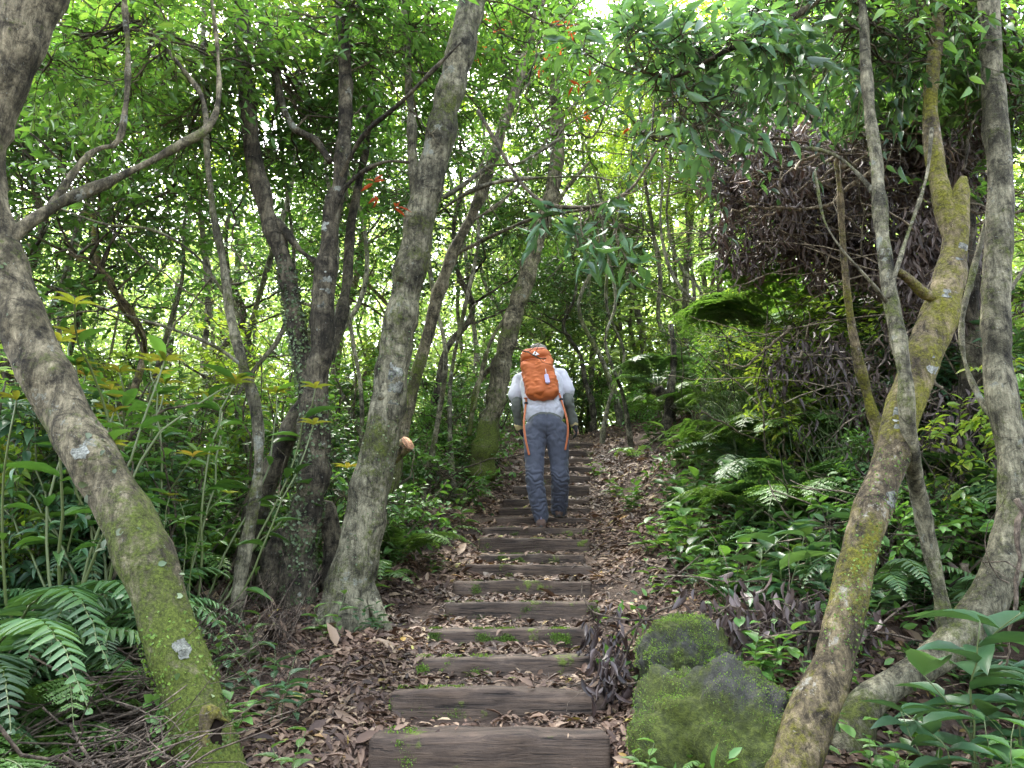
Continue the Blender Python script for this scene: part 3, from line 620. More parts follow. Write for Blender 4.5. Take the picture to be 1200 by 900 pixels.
t7, _ = big_tree('yellowish mossy trunk leaning right just behind the hiker', gpt(569, 520, 8.6),
    [([(562, 560, 8.6, 30), (570, 520, 8.6, 28), (580, 470, 8.6, 26), (592, 410, 8.6, 25), (606, 360, 8.6, 24), (620, 310, 8.6, 22), (636, 260, 8.6, 20), (648, 215, 8.6, 18), (655, 160, 8.6, 15), (650, 90, 8.6, 12), (655, 10, 8.6, 10)], .25)],
    'bark_moss', 16, [(650, 150, 9, 110, 80, 1.2, 30), (600, 250, 9, 60, 60, .8, 14), (690, 60, 9, 90, 60, 1., 18)],
    limbs=[[(606, 360, 8.6, 9), (580, 390, 8.5, 7), (566, 430, 8.5, 6), (556, 480, 8.4, 5)], [(636, 262, 8.6, 12), (665, 220, 8.5, 8), (690, 190, 8.5, 6)], [(590, 420, 8.6, 12), (560, 450, 8.6, 9), (550, 510, 8.6, 8)]],
    leafkw=dict(nspr=8, nl=11, ll=.085, lw=.38, r0=.01))
lichen_patch(t5, big, [(445, .45, .13, .5), (615, -.2, .08, .4), (690, .3, .05, .35)])
lichen_patch(t2, [(368, 500, 4.55, 22), (372, 440, 4.52, 30), (378, 370, 4.5, 28), (383, 310, 4.5, 26), (389, 250, 4.5, 23), (399, 200, 4.48, 19)], [(345, .2, .13, .6), (388, .3, .07, .45), (270, -.3, .05, .4)])
# cut leaning log with a fresh pale end
tl = thing('cut_log', 'short sawn off log with pale reddish end leaning by the big trunk', 'log', gpt(440, 570, 5.6))
mb = MB(); P, R = px_line([(430, 590, 5.75, 27), (444, 556, 5.65, 27), (460, 535, 5.5, 26), (478, 519, 5.42, 25)], 24); ring_tube(mb, P, R, 14, bump=bark_bump(.08), cap=False)
mb.build('log_body', M['bark_brown'], tl)
mb = MB(); T = nrm(P[-1]-P[-3]); ring_tube(mb, [P[-1]-T*.02, P[-1]+T*.002], [R[-1]*.99, R[-1]*.96], 16, bump=bark_bump(.08), dome=.03); mb.build('sawn_end', M['cutwood'], tl)
tl2 = thing('dead_tree', 'thin dark leaning dead stem at the back of the slope right of the path', 'dead wood', gpt(780, 530, 9.6))
mb = MB(); trunk(mb, [(776, 540, 9.6, 14), (781, 505, 9.6, 12), (784, 470, 9.6, 11), (790, 425, 9.6, 9), (786, 380, 9.6, 5)], 24, 10, .15); mb.build('stem', M['bark_dark'], tl2)

# right side
t8, _ = big_tree('yellow mossed trunk leaning right in the right foreground with a fork above', gpt(925, 900, 2.7),
    [([(918, 940, 2.68, 68), (930, 895, 2.7, 63), (952, 835, 2.75, 60), (975, 780, 2.8, 54), (990, 720, 2.85, 50), (1005, 660, 2.9, 46), (1022, 600, 2.95, 45), (1042, 540, 3.0, 44), (1060, 480, 3.05, 45), (1082, 420, 3.1, 47), (1103, 365, 3.15, 46), (1116, 310, 3.2, 34), (1121, 265, 3.22, 28), (1126, 225, 3.24, 20), (1129, 208, 3.24, 9)], .1),
     ([(1118, 285, 3.21, 24), (1106, 240, 3.25, 24), (1096, 190, 3.3, 22), (1090, 120, 3.35, 18), (1098, 40, 3.4, 15), (1105, -60, 3.4, 12)], 0),
     ([(1108, 350, 3.15, 16), (1085, 345, 3.1, 16), (1066, 328, 3.05, 13), (1052, 318, 3.0, 12)], 0)],
    'bark_brown', 24, [(1090, 40, 3.8, 110, 80, .5, 14), (1030, 20, 3.5, 120, 60, .4, 12)], leaf='leaf_mid',
    leafkw=dict(nspr=6, nl=10, ll=.072, lw=.36, r0=.007, kind='broad'), amp=.05)
T8P = [(918, 940, 2.68, 68), (930, 895, 2.7, 63), (952, 835, 2.75, 60), (975, 780, 2.8, 54), (990, 720, 2.85, 50), (1005, 660, 2.9, 46), (1022, 600, 2.95, 45), (1042, 540, 3.0, 44), (1060, 480, 3.05, 45), (1082, 420, 3.1, 47), (1103, 365, 3.15, 46), (1116, 310, 3.2, 34), (1121, 265, 3.22, 28)]
lichen_patch(t8, T8P, [(360, -.1, .05, .5), (585, .4, .05, .6), (500, -.5, .06, .4), (300, .2, .05, .5), (430, .3, .07, .4), (665, .5, .03, .4)])
creeper(t8, [(975, 780, 2.8, 54), (1005, 660, 2.9, 46), (1042, 540, 3.0, 44)], 500, .009, 'moss_tuft', 'moss', kind='diamond', spread=.5)
t9, _ = big_tree('tall straight trunk at the right edge rising from a thick curved root', gpt(1000, 890, 3.1),
    [([(985, 930, 3.05, 60), (990, 880, 3.08, 62), (1006, 835, 3.12, 56), (1040, 805, 3.18, 46), (1085, 780, 3.22, 48), (1128, 745, 3.27, 54), (1160, 700, 3.3, 52), (1178, 650, 3.32, 46), (1190, 600, 3.33, 42), (1192, 550, 3.34, 38), (1180, 500, 3.35, 36), (1170, 440, 3.36, 34), (1167, 360, 3.38, 32), (1170, 280, 3.4, 31), (1171, 200, 3.42, 29), (1165, 120, 3.44, 27), (1160, 50, 3.45, 25), (1160, -60, 3.45, 22)], .05)],
    'bark_grey', 22, [(1120, 20, 3.9, 110, 70, .5, 14), (1180, 120, 4.2, 60, 90, .5, 10)], leaf='leaf_mid', leafkw=dict(nspr=6, nl=10, ll=.072, lw=.36, r0=.007, kind='broad'), amp=.06,
    limbs=[[(1180, 510, 3.35, 12), (1150, 470, 3.5, 10), (1130, 420, 3.6, 9), (1128, 370, 3.65, 9), (1140, 320, 3.7, 8), (1158, 250, 3.7, 7)], [(1168, 360, 3.38, 9), (1190, 330, 3.45, 8), (1215, 290, 3.5, 7)]])
t10, _ = big_tree('thin trunk crossing in front of the leaning right trunk', gpt(1108, 730, 3.3),
    [([(1112, 750, 3.3, 18), (1102, 700, 3.28, 18), (1090, 640, 3.25, 18), (1076, 580, 3.18, 19), (1066, 520, 2.98, 20), (1062, 460, 2.93, 20), (1054, 400, 2.95, 19), (1042, 340, 3.0, 18), (1034, 270, 3.05, 16), (1028, 200, 3.1, 15), (1018, 120, 3.15, 13), (1012, 30, 3.2, 11), (1010, -50, 3.2, 9)], .15)],
    'bark_grey', 14, [(930, 40, 3.6, 170, 60, .6, 13), (1010, 80, 3.5, 120, 50, .5, 6), (870, 30, 3.9, 120, 50, .5, 6), (800, 100, 4.3, 80, 70, .4, 8)], leaf='leaf_blue',
    leafkw=dict(nspr=6, nl=10, ll=.082, lw=.36, r0=.006, kind='broad', droop=.6),
    limbs=[[(1040, 355, 2.98, 8), (1020, 330, 2.9, 7), (985, 290, 2.85, 6), (965, 255, 2.85, 5), (955, 200, 2.85, 4)], [(1040, 350, 2.97, 8), (1062, 280, 3.0, 7), (1085, 210, 3.0, 6), (1092, 150, 3.0, 5)],
           [(1030, 230, 3.08, 9), (975, 180, 3.2, 8), (900, 170, 3.4, 7), (820, 150, 3.7, 6), (760, 160, 3.9, 5)]])
t11, _ = big_tree('thin brown stem leaning behind the right trunks', gpt(1035, 560, 4.2),
    [([(1060, 640, 4.2, 16), (1040, 560, 4.2, 15), (1022, 480, 4.2, 14), (1005, 420, 4.15, 12), (995, 360, 4.1, 9), (988, 290, 4.05, 8), (984, 220, 4.0, 7), (980, 190, 4.0, 6), (984, 183, 3.98, 5), (988, 192, 3.97, 4)], .1)], 'bark_brown', 10)
# overhanging bough with big drooping leaves over the path
def bough(label, limb, clumps, leaf, base, **kw):
    t = thing('tree_bough', label, 'branch', at(limb[0][0], limb[0][1], limb[0][2])); mb = MB(); P, R = trunk(mb, limb, 40, 8, .1); mb.build('branch', M['twig'], t)
    mL, mT = MB(), MB(); c = np.vstack([ellipsoid_pts(n, at(px, py, d), (rx*ppm(d), rd, ry*ppm(d)), .1) for (px, py, d, rx, ry, rd, n) in clumps])
    crown(P[8:], c, mL, mT, **kw); mL.build('leaves', M[leaf], t); mT.build('twigs', M['twig'], t); return t
bough('overhanging bough of large drooping blue green leaves above the hiker', [(560, 130, 3.6, 6), (620, 225, 3.5, 7), (680, 243, 3.4, 6), (735, 225, 3.4, 5), (770, 175, 3.4, 4)],
      [(640, 262, 3.4, 40, 18, .1, 3), (705, 290, 3.3, 45, 22, .12, 4), (735, 255, 3.4, 40, 25, .1, 3)], 'leaf_blue', None, nspr=2, nl=5, ll=.115, lw=.28, kind='long', droop=.75, r0=.004, tl=.16, up=.3)
bough('bough of glossy broad leaves hanging into the top right over the path', [(1010, -40, 3.2, 12), (930, 20, 3.2, 10), (850, 60, 3.25, 8), (790, 90, 3.3, 6), (740, 80, 3.3, 4)],
      [(800, 70, 3.3, 100, 60, .3, 11), (900, 40, 3.2, 90, 50, .25, 8), (720, 20, 3.4, 80, 40, .25, 5), (830, 150, 3.4, 60, 50, .2, 2)], 'leaf_blue', None, nspr=5, nl=7, ll=.092, lw=.38, kind='broad', droop=.6, r0=.004, tl=.26, up=.5)
# ---------------------------------------------------------------- wood behind: tree prototypes and copies
def proto_tree(seed, H, lean, cr, cb, ncl, leaf, bark, r0=.06, nspr=9, nl=11, ll=.088, kind='diamond', drop=0):
    global RNG; RNG = np.random.default_rng(seed); r = RNG
    t = thing('tree', 'x', 'tree', (0, 0, 0)); n = 9
    P = np.cumsum(np.vstack([[0, 0, 0], np.stack([r.normal(0, .16, n)+lean[0]/n, r.normal(0, .16, n)+lean[1]/n, np.full(n, H/n)], -1)]), 0)
    P, R = smooth_line(P, np.linspace(r0, r0*.25, n+1), 36); P[0, 2] -= .4
    mb = MB(); ring_tube(mb, P, R*(1+.5*np.exp(-np.linspace(0, 1, 36)*14)), 9, bump=bark_bump(.1))
    att = [P[int(36*cb*.8):]]; 
    for k in range(6):
        i = r.integers(int(36*cb*.7), 32); d = nrm(np.array([r.normal(), r.normal(), .9])); L = r.uniform(.8, 1.7)*cr*.6
        Q = curve_pts(P[i], P[i]+d*L, .15, 12, .3); ring_tube(mb, Q, np.linspace(R[i]*.55, .008, 12), 6); att.append(Q[4:])
    mb.build('trunk', M[bark], t)
    c = P[int(36*(cb+1)/2)]; cents = ellipsoid_pts(ncl, c+[0, 0, .3], (cr, cr, H*(1-cb)*.55), .25)
    mL, mT = MB(), MB(); crown(np.vstack(att), cents, mL, mT, nspr, nl, ll, .42, kind, .010, .5)
    mL.build('crown', M[leaf], t); mT.build('twigs', M['twig'], t); return t
def spare(t):
    for o in [t]+list(t.children_recursive): bpy.data.objects.remove(o)
PT = {'slim': proto_tree(1, 7.0, (.6, 0), 1.5, .45, 60, 'leaf_mid', 'bark_moss', .055),
      'dark': proto_tree(2, 6.0, (-.4, .2), 1.6, .35, 70, 'leaf_dark', 'bark_dark', .07),
      'light': proto_tree(3, 7.5, (.2, -.3), 1.7, .5, 60, 'leaf_light', 'bark_grey', .05),
      'tall': proto_tree(4, 9.0, (-.8, 0), 1.9, .5, 70, 'leaf_mid', 'bark_moss', .08),
      'low': proto_tree(5, 4.2, (.3, 0), 1.3, .25, 60, 'leaf_mid', 'bark_brown', .035),
      'pole': proto_tree(6, 8.0, (.3, .1), 1.1, .7, 26, 'leaf_light', 'bark_grey', .035)}
RNG = np.random.default_rng(99)
LOOK = {'slim': 'slim mossy tree', 'dark': 'dark leaved tree', 'light': 'pale green leaved tree', 'tall': 'tall mossy tree', 'low': 'low bushy tree', 'pole': 'bare pole like young tree'}
used = set()
NUM = ['first', 'second', 'third', 'fourth', 'fifth', 'sixth', 'seventh', 'eighth', 'ninth', 'tenth', 'eleventh', 'twelfth', 'thirteenth', 'fourteenth', 'fifteenth', 'sixteenth', 'seventeenth', 'eighteenth', 'nineteenth', 'twentieth', 'twenty-first', 'twenty-second', 'twenty-third', 'twenty-fourth']
def put(protos, kind, loc, rz, sc, label, group, tilt=(0, 0)):
    src = protos[kind]
    if (id(protos), kind) not in used:
        used.add((id(protos), kind)); src.location = [float(c) for c in loc]; src.rotation_euler = (*tilt, rz); src.scale = (sc,)*3; src['label'] = label; src['group'] = group; return src
    return copy_tree(src, loc, rz, sc, label, group, tilt)
# (photo x of the foot, distance, kind, scale)
TREES = [(-60, 6.2, 'dark', .9), (60, 7.4, 'slim', 1), (150, 5.8, 'low', 1), (20, 9.5, 'tall', 1), (215, 8.4, 'light', .95), (300, 7.2, 'pole', 1), (120, 12, 'light', 1.1), (250, 11.5, 'dark', 1),
         (350, 9.2, 'slim', 1.05), (420, 7.6, 'pole', .95), (455, 10.5, 'low', 1.2), (390, 12.5, 'tall', 1), (500, 9.4, 'dark', .8), (525, 12.6, 'light', 1), (560, 11.2, 'pole', 1), (-180, 8, 'light', 1), (-80, 12, 'dark', 1.2),
         (590, 14.5, 'low', 1), (640, 16.5, 'low', 1.25), (668, 15, 'pole', 1.), (692, 13.2, 'dark', .72), (715, 17, 'low', 1.3), (727, 12.4, 'pole', 1.15), (752, 15.4, 'slim', 1.), (765, 12.6, 'light', 1.), (190, 5.6, 'pole', .62), (330, 6.2, 'pole', .7), (425, 6.4, 'pole', .65), (500, 7.4, 'pole', .75), (535, 8.2, 'pole', .8), (455, 8.0, 'pole', .85), (110, 6.6, 'pole', .75), (700, 11.2, 'pole', .8), (735, 10.6, 'pole', .75), (815, 9.2, 'pole', .75), (850, 7.8, 'pole', .7), (20, 5.6, 'pole', .7), (700, 15.8, 'light', 1.15), (790, 13.2, 'light', .85), (805, 11.2, 'pole', .9), (840, 12.8, 'slim', 1.),
         (880, 10.2, 'light', .9), (905, 13.5, 'tall', 1.0), (950, 9.2, 'low', 1), (990, 11.5, 'dark', .9), (1050, 9.4, 'slim', 1), (1120, 8, 'dark', .9), (1190, 6.4, 'slim', .9), (1180, 10.5, 'light', 1.1), (1270, 8, 'tall', 1), (1320, 6.2, 'dark', 1), (860, 16, 'light', 1.1)]
for k, (px, d, kd, sc) in enumerate(TREES):
    x = (px-600)/FPX*d/CP*1.02; side = 'left of the path' if px < 560 else ('beyond the steps' if px < 800 else 'on the right slope')
    ref = 'under the photo\'s left edge' 
    nb = sum(1 for q in TREES if q[2] == kd and q[0] < px); tot = sum(1 for q in TREES if q[2] == kd)
    lab = '%s %s, %s of its kind from the left' % (LOOK[kd], side, NUM[nb])
    put(PT, kd, gx(x, d), RNG.uniform(0, 6.28), sc*RNG.uniform(.93, 1.07), lab, 'trees of the wood round the path', (RNG.normal(0, .04), RNG.normal(0, .05)))

# far wood as one mass
def far_wood():
    mL = MB(); mT = MB(); r = RNG
    n = 3500
    d = r.uniform(13.5, 34, n)**1.0; px = r.uniform(-500, 1700, n); x = (px-600)/FPX*d*1.04
    h = r.uniform(.15, 1, n)**1.1*11.5
    # hold the line of the path open up to the crest
    gz = ground(x, d); 
    h[:1300] = r.uniform(.2, 2.6, 1300)
    zz = h*r.uniform(.1, 1, n); zz[1300:2300] = r.uniform(1.8, 7, 1000)
    B = np.repeat(np.stack([x, d, gz+zz], -1), 5, 0)+r.normal(0, .5, (n*5, 3))
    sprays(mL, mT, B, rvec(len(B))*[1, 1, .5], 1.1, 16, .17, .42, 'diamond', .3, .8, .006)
    m = 240; d = r.uniform(13.5, 32, m); px = r.uniform(-400, 1600, m); x = (px-600)/FPX*d*1.04; gz = ground(x, d)
    t = np.linspace(0, 1, 9); P = np.stack([x[:, None]+np.cumsum(r.normal(0, .12, (m, 9)), 1), d[:, None]+np.cumsum(r.normal(0, .12, (m, 9)), 1), gz[:, None]-.2+t[None]*r.uniform(5, 11, (m, 1))], -1)
    thin_tubes(mT, P, np.linspace(1, .35, 9)[None]*r.uniform(.025, .09, (m, 1)), 5)
    k2 = 2400; d = r.uniform(15, 34, k2); px = r.uniform(-400, 1600, k2); x = (px-600)/FPX*d*1.04; gz = ground(x, d); zz = r.uniform(1.5, .36*d, k2)
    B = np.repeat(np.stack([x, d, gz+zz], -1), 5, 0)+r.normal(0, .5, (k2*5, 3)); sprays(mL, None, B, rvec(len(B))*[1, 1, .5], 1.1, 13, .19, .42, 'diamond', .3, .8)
    k2 = 2200; d = r.uniform(34, 56, k2); px = r.uniform(-500, 1700, k2); x = (px-600)/FPX*d*1.04; gz = ground(x, d); zz = r.uniform(0, 1, k2)*16
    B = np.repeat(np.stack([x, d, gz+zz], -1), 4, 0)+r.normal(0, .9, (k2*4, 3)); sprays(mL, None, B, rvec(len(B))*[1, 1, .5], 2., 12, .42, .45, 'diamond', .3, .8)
    me = MB(); me.merge(mL); k = len(me.f); 
    for f, _ in mT.f: me.f.append((f+me.n, 1))
    me.v += mT.v; me.n += mT.n
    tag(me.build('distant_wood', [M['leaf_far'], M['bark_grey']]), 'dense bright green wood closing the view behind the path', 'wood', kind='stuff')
far_wood()

# ---------------------------------------------------------------- shrubs
def proto_shrub(seed, h, w, nst, leaf, ll, lw, nspr=8, nl=9, kind='kite', tl=.28, ncl=16, droop=.35):
    global RNG; RNG = np.random.default_rng(seed)
    t = thing('shrub', 'x', 'shrub', (0, 0, 0)); mb = MB(); att = []
    for k in range(nst):
        e = np.array([RNG.normal(0, w*.45), RNG.normal(0, w*.45), h*RNG.uniform(.6, 1)]); s0 = np.array([RNG.normal(0, .04), RNG.normal(0, .04), -.12])
        Q = curve_pts(s0, e, .12, 12, .2); ring_tube(mb, Q, np.linspace(.011, .004, 12)*(.7+h*.3), 5); att.append(Q[3:])
    mb.build('stem', M['twig'], t); mL, mT = MB(), MB()
    cents = ellipsoid_pts(ncl, (0, 0, h*.6), (w*.55, w*.55, h*.45), .2)
    crown(np.vstack(att), cents, mL, mT, nspr, nl, ll, lw, kind, .005, tl, droop=droop); mT.build('twigs', M['twig'], t); mL.build('leaves', M[leaf], t); return t
def proto_fern(seed, n, L, mat, pairs=20, pin=.10, rise=.9, bip=False, name='fern', lean=0):
    global RNG; RNG = np.random.default_rng(seed); t = thing(name, 'x', 'fern', (0, 0, 0))
    for k in range(n):
        az = k/n*6.283+RNG.normal(0, .25); l = L*RNG.uniform(.75, 1.15); ri = rise*RNG.uniform(.7, 1.2)
        u = np.linspace(0, 1, pairs+4); hor = l*(u*.75+.1*u*u); ver = l*ri*(u*1.0-.85*u**2.0)
        C = np.stack([np.cos(az)*hor, np.sin(az)*hor, ver+.01], -1); C += np.cumsum(RNG.normal(0, .003, C.shape), 0)
        mb = MB(); ring_tube(mb, C, np.linspace(.0045, .0012, len(C))*(1+L*.4), 4)
        fr = mb.build('frond', M['green_stem'], t)
        T = nrm(np.gradient(C, axis=0)); S = nrm(np.cross(T, UP)); Nn = np.cross(S, T); ml = MB()
        for sg in (-1, 1):
            i = np.arange(3, len(C)); uu = (i-3)/(len(C)-4); pl = pin*(L/.7)*np.sin(np.clip(.12+uu*.92, 0, 1)**.75*np.pi)**.8+.012
            D = nrm(sg*S[i]+T[i]*.35-UP*.18+RNG.normal(0, .06, (len(i), 3)))
            if not bip: leaves(ml, C[i], D, Nn[i]+RNG.normal(0, .12, (len(i), 3)), pl, np.full(len(i), l/pairs*.62), 'pinna')
            else:
                for j, a in enumerate(i):
                    m = 10; v = np.linspace(.06, 1, m); Q = C[a]+D[j]*pl[j]*v[:, None]-UP*(.12*pl[j]*v**2)[:, None]; w = pl[j]/m*2.6*np.clip(np.sin(np.clip(.25+v*.8, 0, 1)*np.pi)+.1, .1, 1)
                    for s2 in (-1, 1):
                        E = nrm(s2*np.cross(Nn[a], D[j])+D[j]*.5)*np.ones((m, 1)); leaves(ml, Q, E+RNG.normal(0, .1, (m, 3)), Nn[a]*np.ones((m, 1)), w*.95, w*.62, 'diamond')
        ml.build('leaflets', M[mat], fr)
    return t
def proto_plant(seed, n, h, ll, lw, mat, kind='broad', name='leafy_plant', cat='plant', droop=.5, tip=None):
    """upright stems with whorls of leaves"""
    global RNG; RNG = np.random.default_rng(seed); t = thing(name, 'x', cat, (0, 0, 0)); mb = MB(); ml = MB(); mt = MB()
    for k in range(n):
        e = np.array([RNG.normal(0, .3*h), RNG.normal(0, .3*h), h*RNG.uniform(.6, 1.1)]); Q = curve_pts([RNG.normal(0, .02), RNG.normal(0, .02), -.03], e, .08, 12, .1)
        ring_tube(mb, Q, np.linspace(.0035, .0016, 12)*(.6+h), 5)
        m = 7; i = np.linspace(4, 11, m).astype(int); az = np.arange(m)*2.4+RNG.uniform(0, 6); D = nrm(np.stack([np.cos(az), np.sin(az), .55-.1*np.arange(m)[::-1]*.6], -1)+RNG.normal(0, .15, (m, 3)))
        L = ll*RNG.uniform(.65, 1.2, m)
        leaves(mt if (tip and False) else ml, Q[i], D, UP+rvec(m)*.25, L, L*lw, kind)
        if tip:
            m = 5; az = np.arange(m)*1.3+RNG.uniform(0, 6); D = nrm(np.stack([np.cos(az), np.sin(az), np.full(m, .5)], -1)); leaves(mt, np.repeat(Q[-1:], m, 0), D, UP+rvec(m)*.2, ll*.5, ll*.13, kind)
    mb.build('stem', M['green_stem'], t); ml.build('leaves', M[mat], t)
    if tip: mt.build('young_leaves', M[tip], t)
    return t
PS = {'mid': proto_shrub(11, 1.5, 1.1, 6, 'leaf_mid', .085, .42), 'dark': proto_shrub(12, 1.2, 1.1, 6, 'leaf_dark', .075, .45), 'light': proto_shrub(13, 1.7, 1.0, 5, 'leaf_light', .08, .40),
      'fine': proto_shrub(14, 1.0, 1.0, 7, 'leaf_mid', .050, .45, 10, 11, 'diamond', .22, 20), 'blue': proto_shrub(15, 1.3, 1.0, 6, 'leaf_blue', .10, .36, kind='long'), 'low': proto_shrub(16, .5, .9, 7, 'leaf_mid', .06, .5, 8, 8, 'kite', .16, 16)}
PF = {'sword': proto_fern(31, 11, .78, 'fern', 30, .10, 1.35), 'small': proto_fern(32, 6, .38, 'fern_light', 16, .09, 1.2), 'tree': proto_fern(33, 8, 1.15, 'fern', 18, .20, 1.5, True), 'lace': proto_fern(34, 7, .75, 'fern_light', 15, .17, 1.4, True)}
PP = {'seedling': proto_plant(41, 2, .16, .075, .42, 'fern_light', 'broad', 'seedling'), 'leafy': proto_plant(42, 5, .34, .13, .40, 'leaf_blue'), 'herb': proto_plant(43, 6, .26, .09, .5, 'leaf_mid'),
      'young': proto_plant(44, 6, .95, .14, .24, 'leaf_mid', 'long', 'sapling', 'sapling', tip='leaf_yellow'), 'big': proto_plant(45, 3, .40, .20, .42, 'leaf_blue', 'broad')}
RNG = np.random.default_rng(123)
LM = [(at(240, 880, 2.75), 'the leaning mossy trunk'), (at(346, 740, 4.55), 'the ivy wrapped trunk'), (at(404, 740, 4.5), 'the biggest trunk'), (at(440, 560, 5.6), 'the cut log'),
      (at(569, 520, 8.6), 'the trunk behind the hiker'), (at(840, 850, 3.0), 'the mossy boulder'), (at(930, 895, 2.7), 'the yellow mossed trunk'), (at(1000, 890, 3.1), 'the curved root'),
      (at(1190, 600, 3.33), 'the right edge trunk'), (at(1000, 300, 5.), 'the dead leaf tangle'), (at(780, 530, 9.6), 'the dead stem'), (at(635, 620, 6.9), 'the hiker'),
      (at(740, 830, 3.4), 'the second timber step'), (at(715, 700, 4.68), 'the fifth timber step'), (at(660, 520, 11.3), 'the topmost step'), (at(60, 760, 3.6), 'the bottom left ferns')]
labs = {}
def where(look, p):
    d = [(math.hypot(p[0]-q[0], (p[1]-q[1])*.8), q, n) for q, n in LM]; d.sort(key=lambda e: e[0])
    def rel(q, n):
        dx, dy = p[0]-q[0], p[1]-q[1]
        if abs(dx) > abs(dy)*.9: return ('right of ' if dx > 0 else 'left of ')+n
        return ('behind ' if dy > 0 else 'before ')+n
    a = '%s %s' % (look, rel(d[0][1], d[0][2]))
    if a not in labs: labs[a] = 1; return a
    b = '%s %s, toward %s' % (look, rel(d[0][1], d[0][2]), d[1][2])
    if b not in labs: labs[b] = 1; return b
    b = '%s %s, away from %s' % (look, rel(d[0][1], d[0][2]), d[2][2])
    if b not in labs: labs[b] = 1; return b
    k = labs[a] = labs[a]+1
    return '%s %s, %s one farther out' % (look, rel(d[0][1], d[0][2]), NUM[k])
SL = {'mid': 'mid green shrub', 'dark': 'dark green shrub', 'light': 'yellow green shrub', 'fine': 'small leaved shrub', 'blue': 'narrow leaved shrub', 'low': 'low spreading shrub'}
FL = {'sword': 'glossy sword fern', 'small': 'small bright fern', 'tree': 'feathery dark fern', 'lace': 'light green lacy fern'}
PL = {'seedling': 'tiny seedling', 'leafy': 'leafy dark plant', 'herb': 'low broad leaved herb', 'young': 'yellow tipped sapling', 'big': 'big leaved plant'}
# shrubs: (photo x, distance, kind, scale)
SH = [(960, 4.9, 'low', 1.2), (1000, 4.6, 'mid', .6), (930, 5.6, 'light', .7), (985, 6.0, 'mid', .9), (70, 4.1, 'blue', .95), (150, 4.2, 'blue', .9), (210, 4.4, 'mid', .8), (-10, 4.0, 'light', .9), (110, 5.4, 'light', 1.), (250, 6.2, 'light', .9), (355, 5.4, 'low', 1.1), (420, 5.6, 'low', 1.1), (450, 6.0, 'low', 1.1), (960, 5.5, 'light', .8), (1050, 5.4, 'light', .8), (1160, 3.9, 'light', .7), (900, 7.6, 'light', .9), (840, 8.6, 'light', .8), (1130, 4.1, 'low', 1.), (1010, 4.1, 'low', 1.1),
      (-40, 4.6, 'mid', 1.1), (70, 5.0, 'dark', 1.1), (160, 4.7, 'mid', .95), (110, 6.0, 'light', 1.1), (235, 5.3, 'fine', 1.2), (20, 6.6, 'mid', 1.2), (200, 6.8, 'dark', 1.2), (300, 5.9, 'mid', 1.), (270, 7.6, 'light', 1.1),
      (330, 6.9, 'fine', 1.4), (395, 5.9, 'dark', .8), (395, 8.2, 'mid', 1.1), (455, 6.9, 'mid', .8), (470, 8.3, 'fine', 1.4), (505, 7.6, 'low', 1.3), (500, 9.8, 'mid', 1.1), (535, 8.8, 'fine', 1.1), (545, 10.4, 'dark', 1.1), (560, 9.6, 'low', 1.2),
      (440, 9.8, 'light', 1.1), (360, 10.5, 'mid', 1.2), (150, 9.0, 'mid', 1.3), (60, 11, 'light', 1.3), (580, 11.8, 'mid', 1.1), (600, 13.2, 'dark', 1.3), (630, 14.2, 'mid', 1.2), (660, 14.5, 'dark', 1.1), (690, 14.8, 'mid', 1.), (720, 13.6, 'fine', 1.2),
      (745, 12.6, 'low', 1.3), (770, 13.6, 'light', 1.), (800, 12.2, 'mid', 1.), (805, 10.4, 'low', 1.2), (830, 11.4, 'fine', 1.3), (850, 9.4, 'mid', .9), (880, 11.6, 'light', 1.1), (870, 8.2, 'fine', 1.1), (920, 8.8, 'mid', 1.1), (940, 7.2, 'dark', 1.), (980, 8.2, 'mid', 1.1),
      (1040, 7.4, 'mid', 1.), (1000, 5.9, 'dark', .9), (1090, 6.2, 'mid', .9), (1120, 5.0, 'blue', .8), (1180, 4.7, 'mid', .9), (1220, 5.4, 'light', 1.), (1150, 7.2, 'light', 1.1), (1250, 4.2, 'blue', .9), (1290, 3.6, 'mid', .8), (1080, 4.4, 'low', 1.2), (1150, 4.1, 'low', 1.1), (-150, 5.6, 'light', 1.2), (-160, 3.9, 'mid', 1.)]
for px, d, kd, sc in SH:
    p = gx((px-600)/FPX*d/CP, d); put(PS, kd, p, RNG.uniform(0, 6.28), sc*RNG.uniform(.9, 1.1), where(SL[kd], p), 'shrubs of the undergrowth')
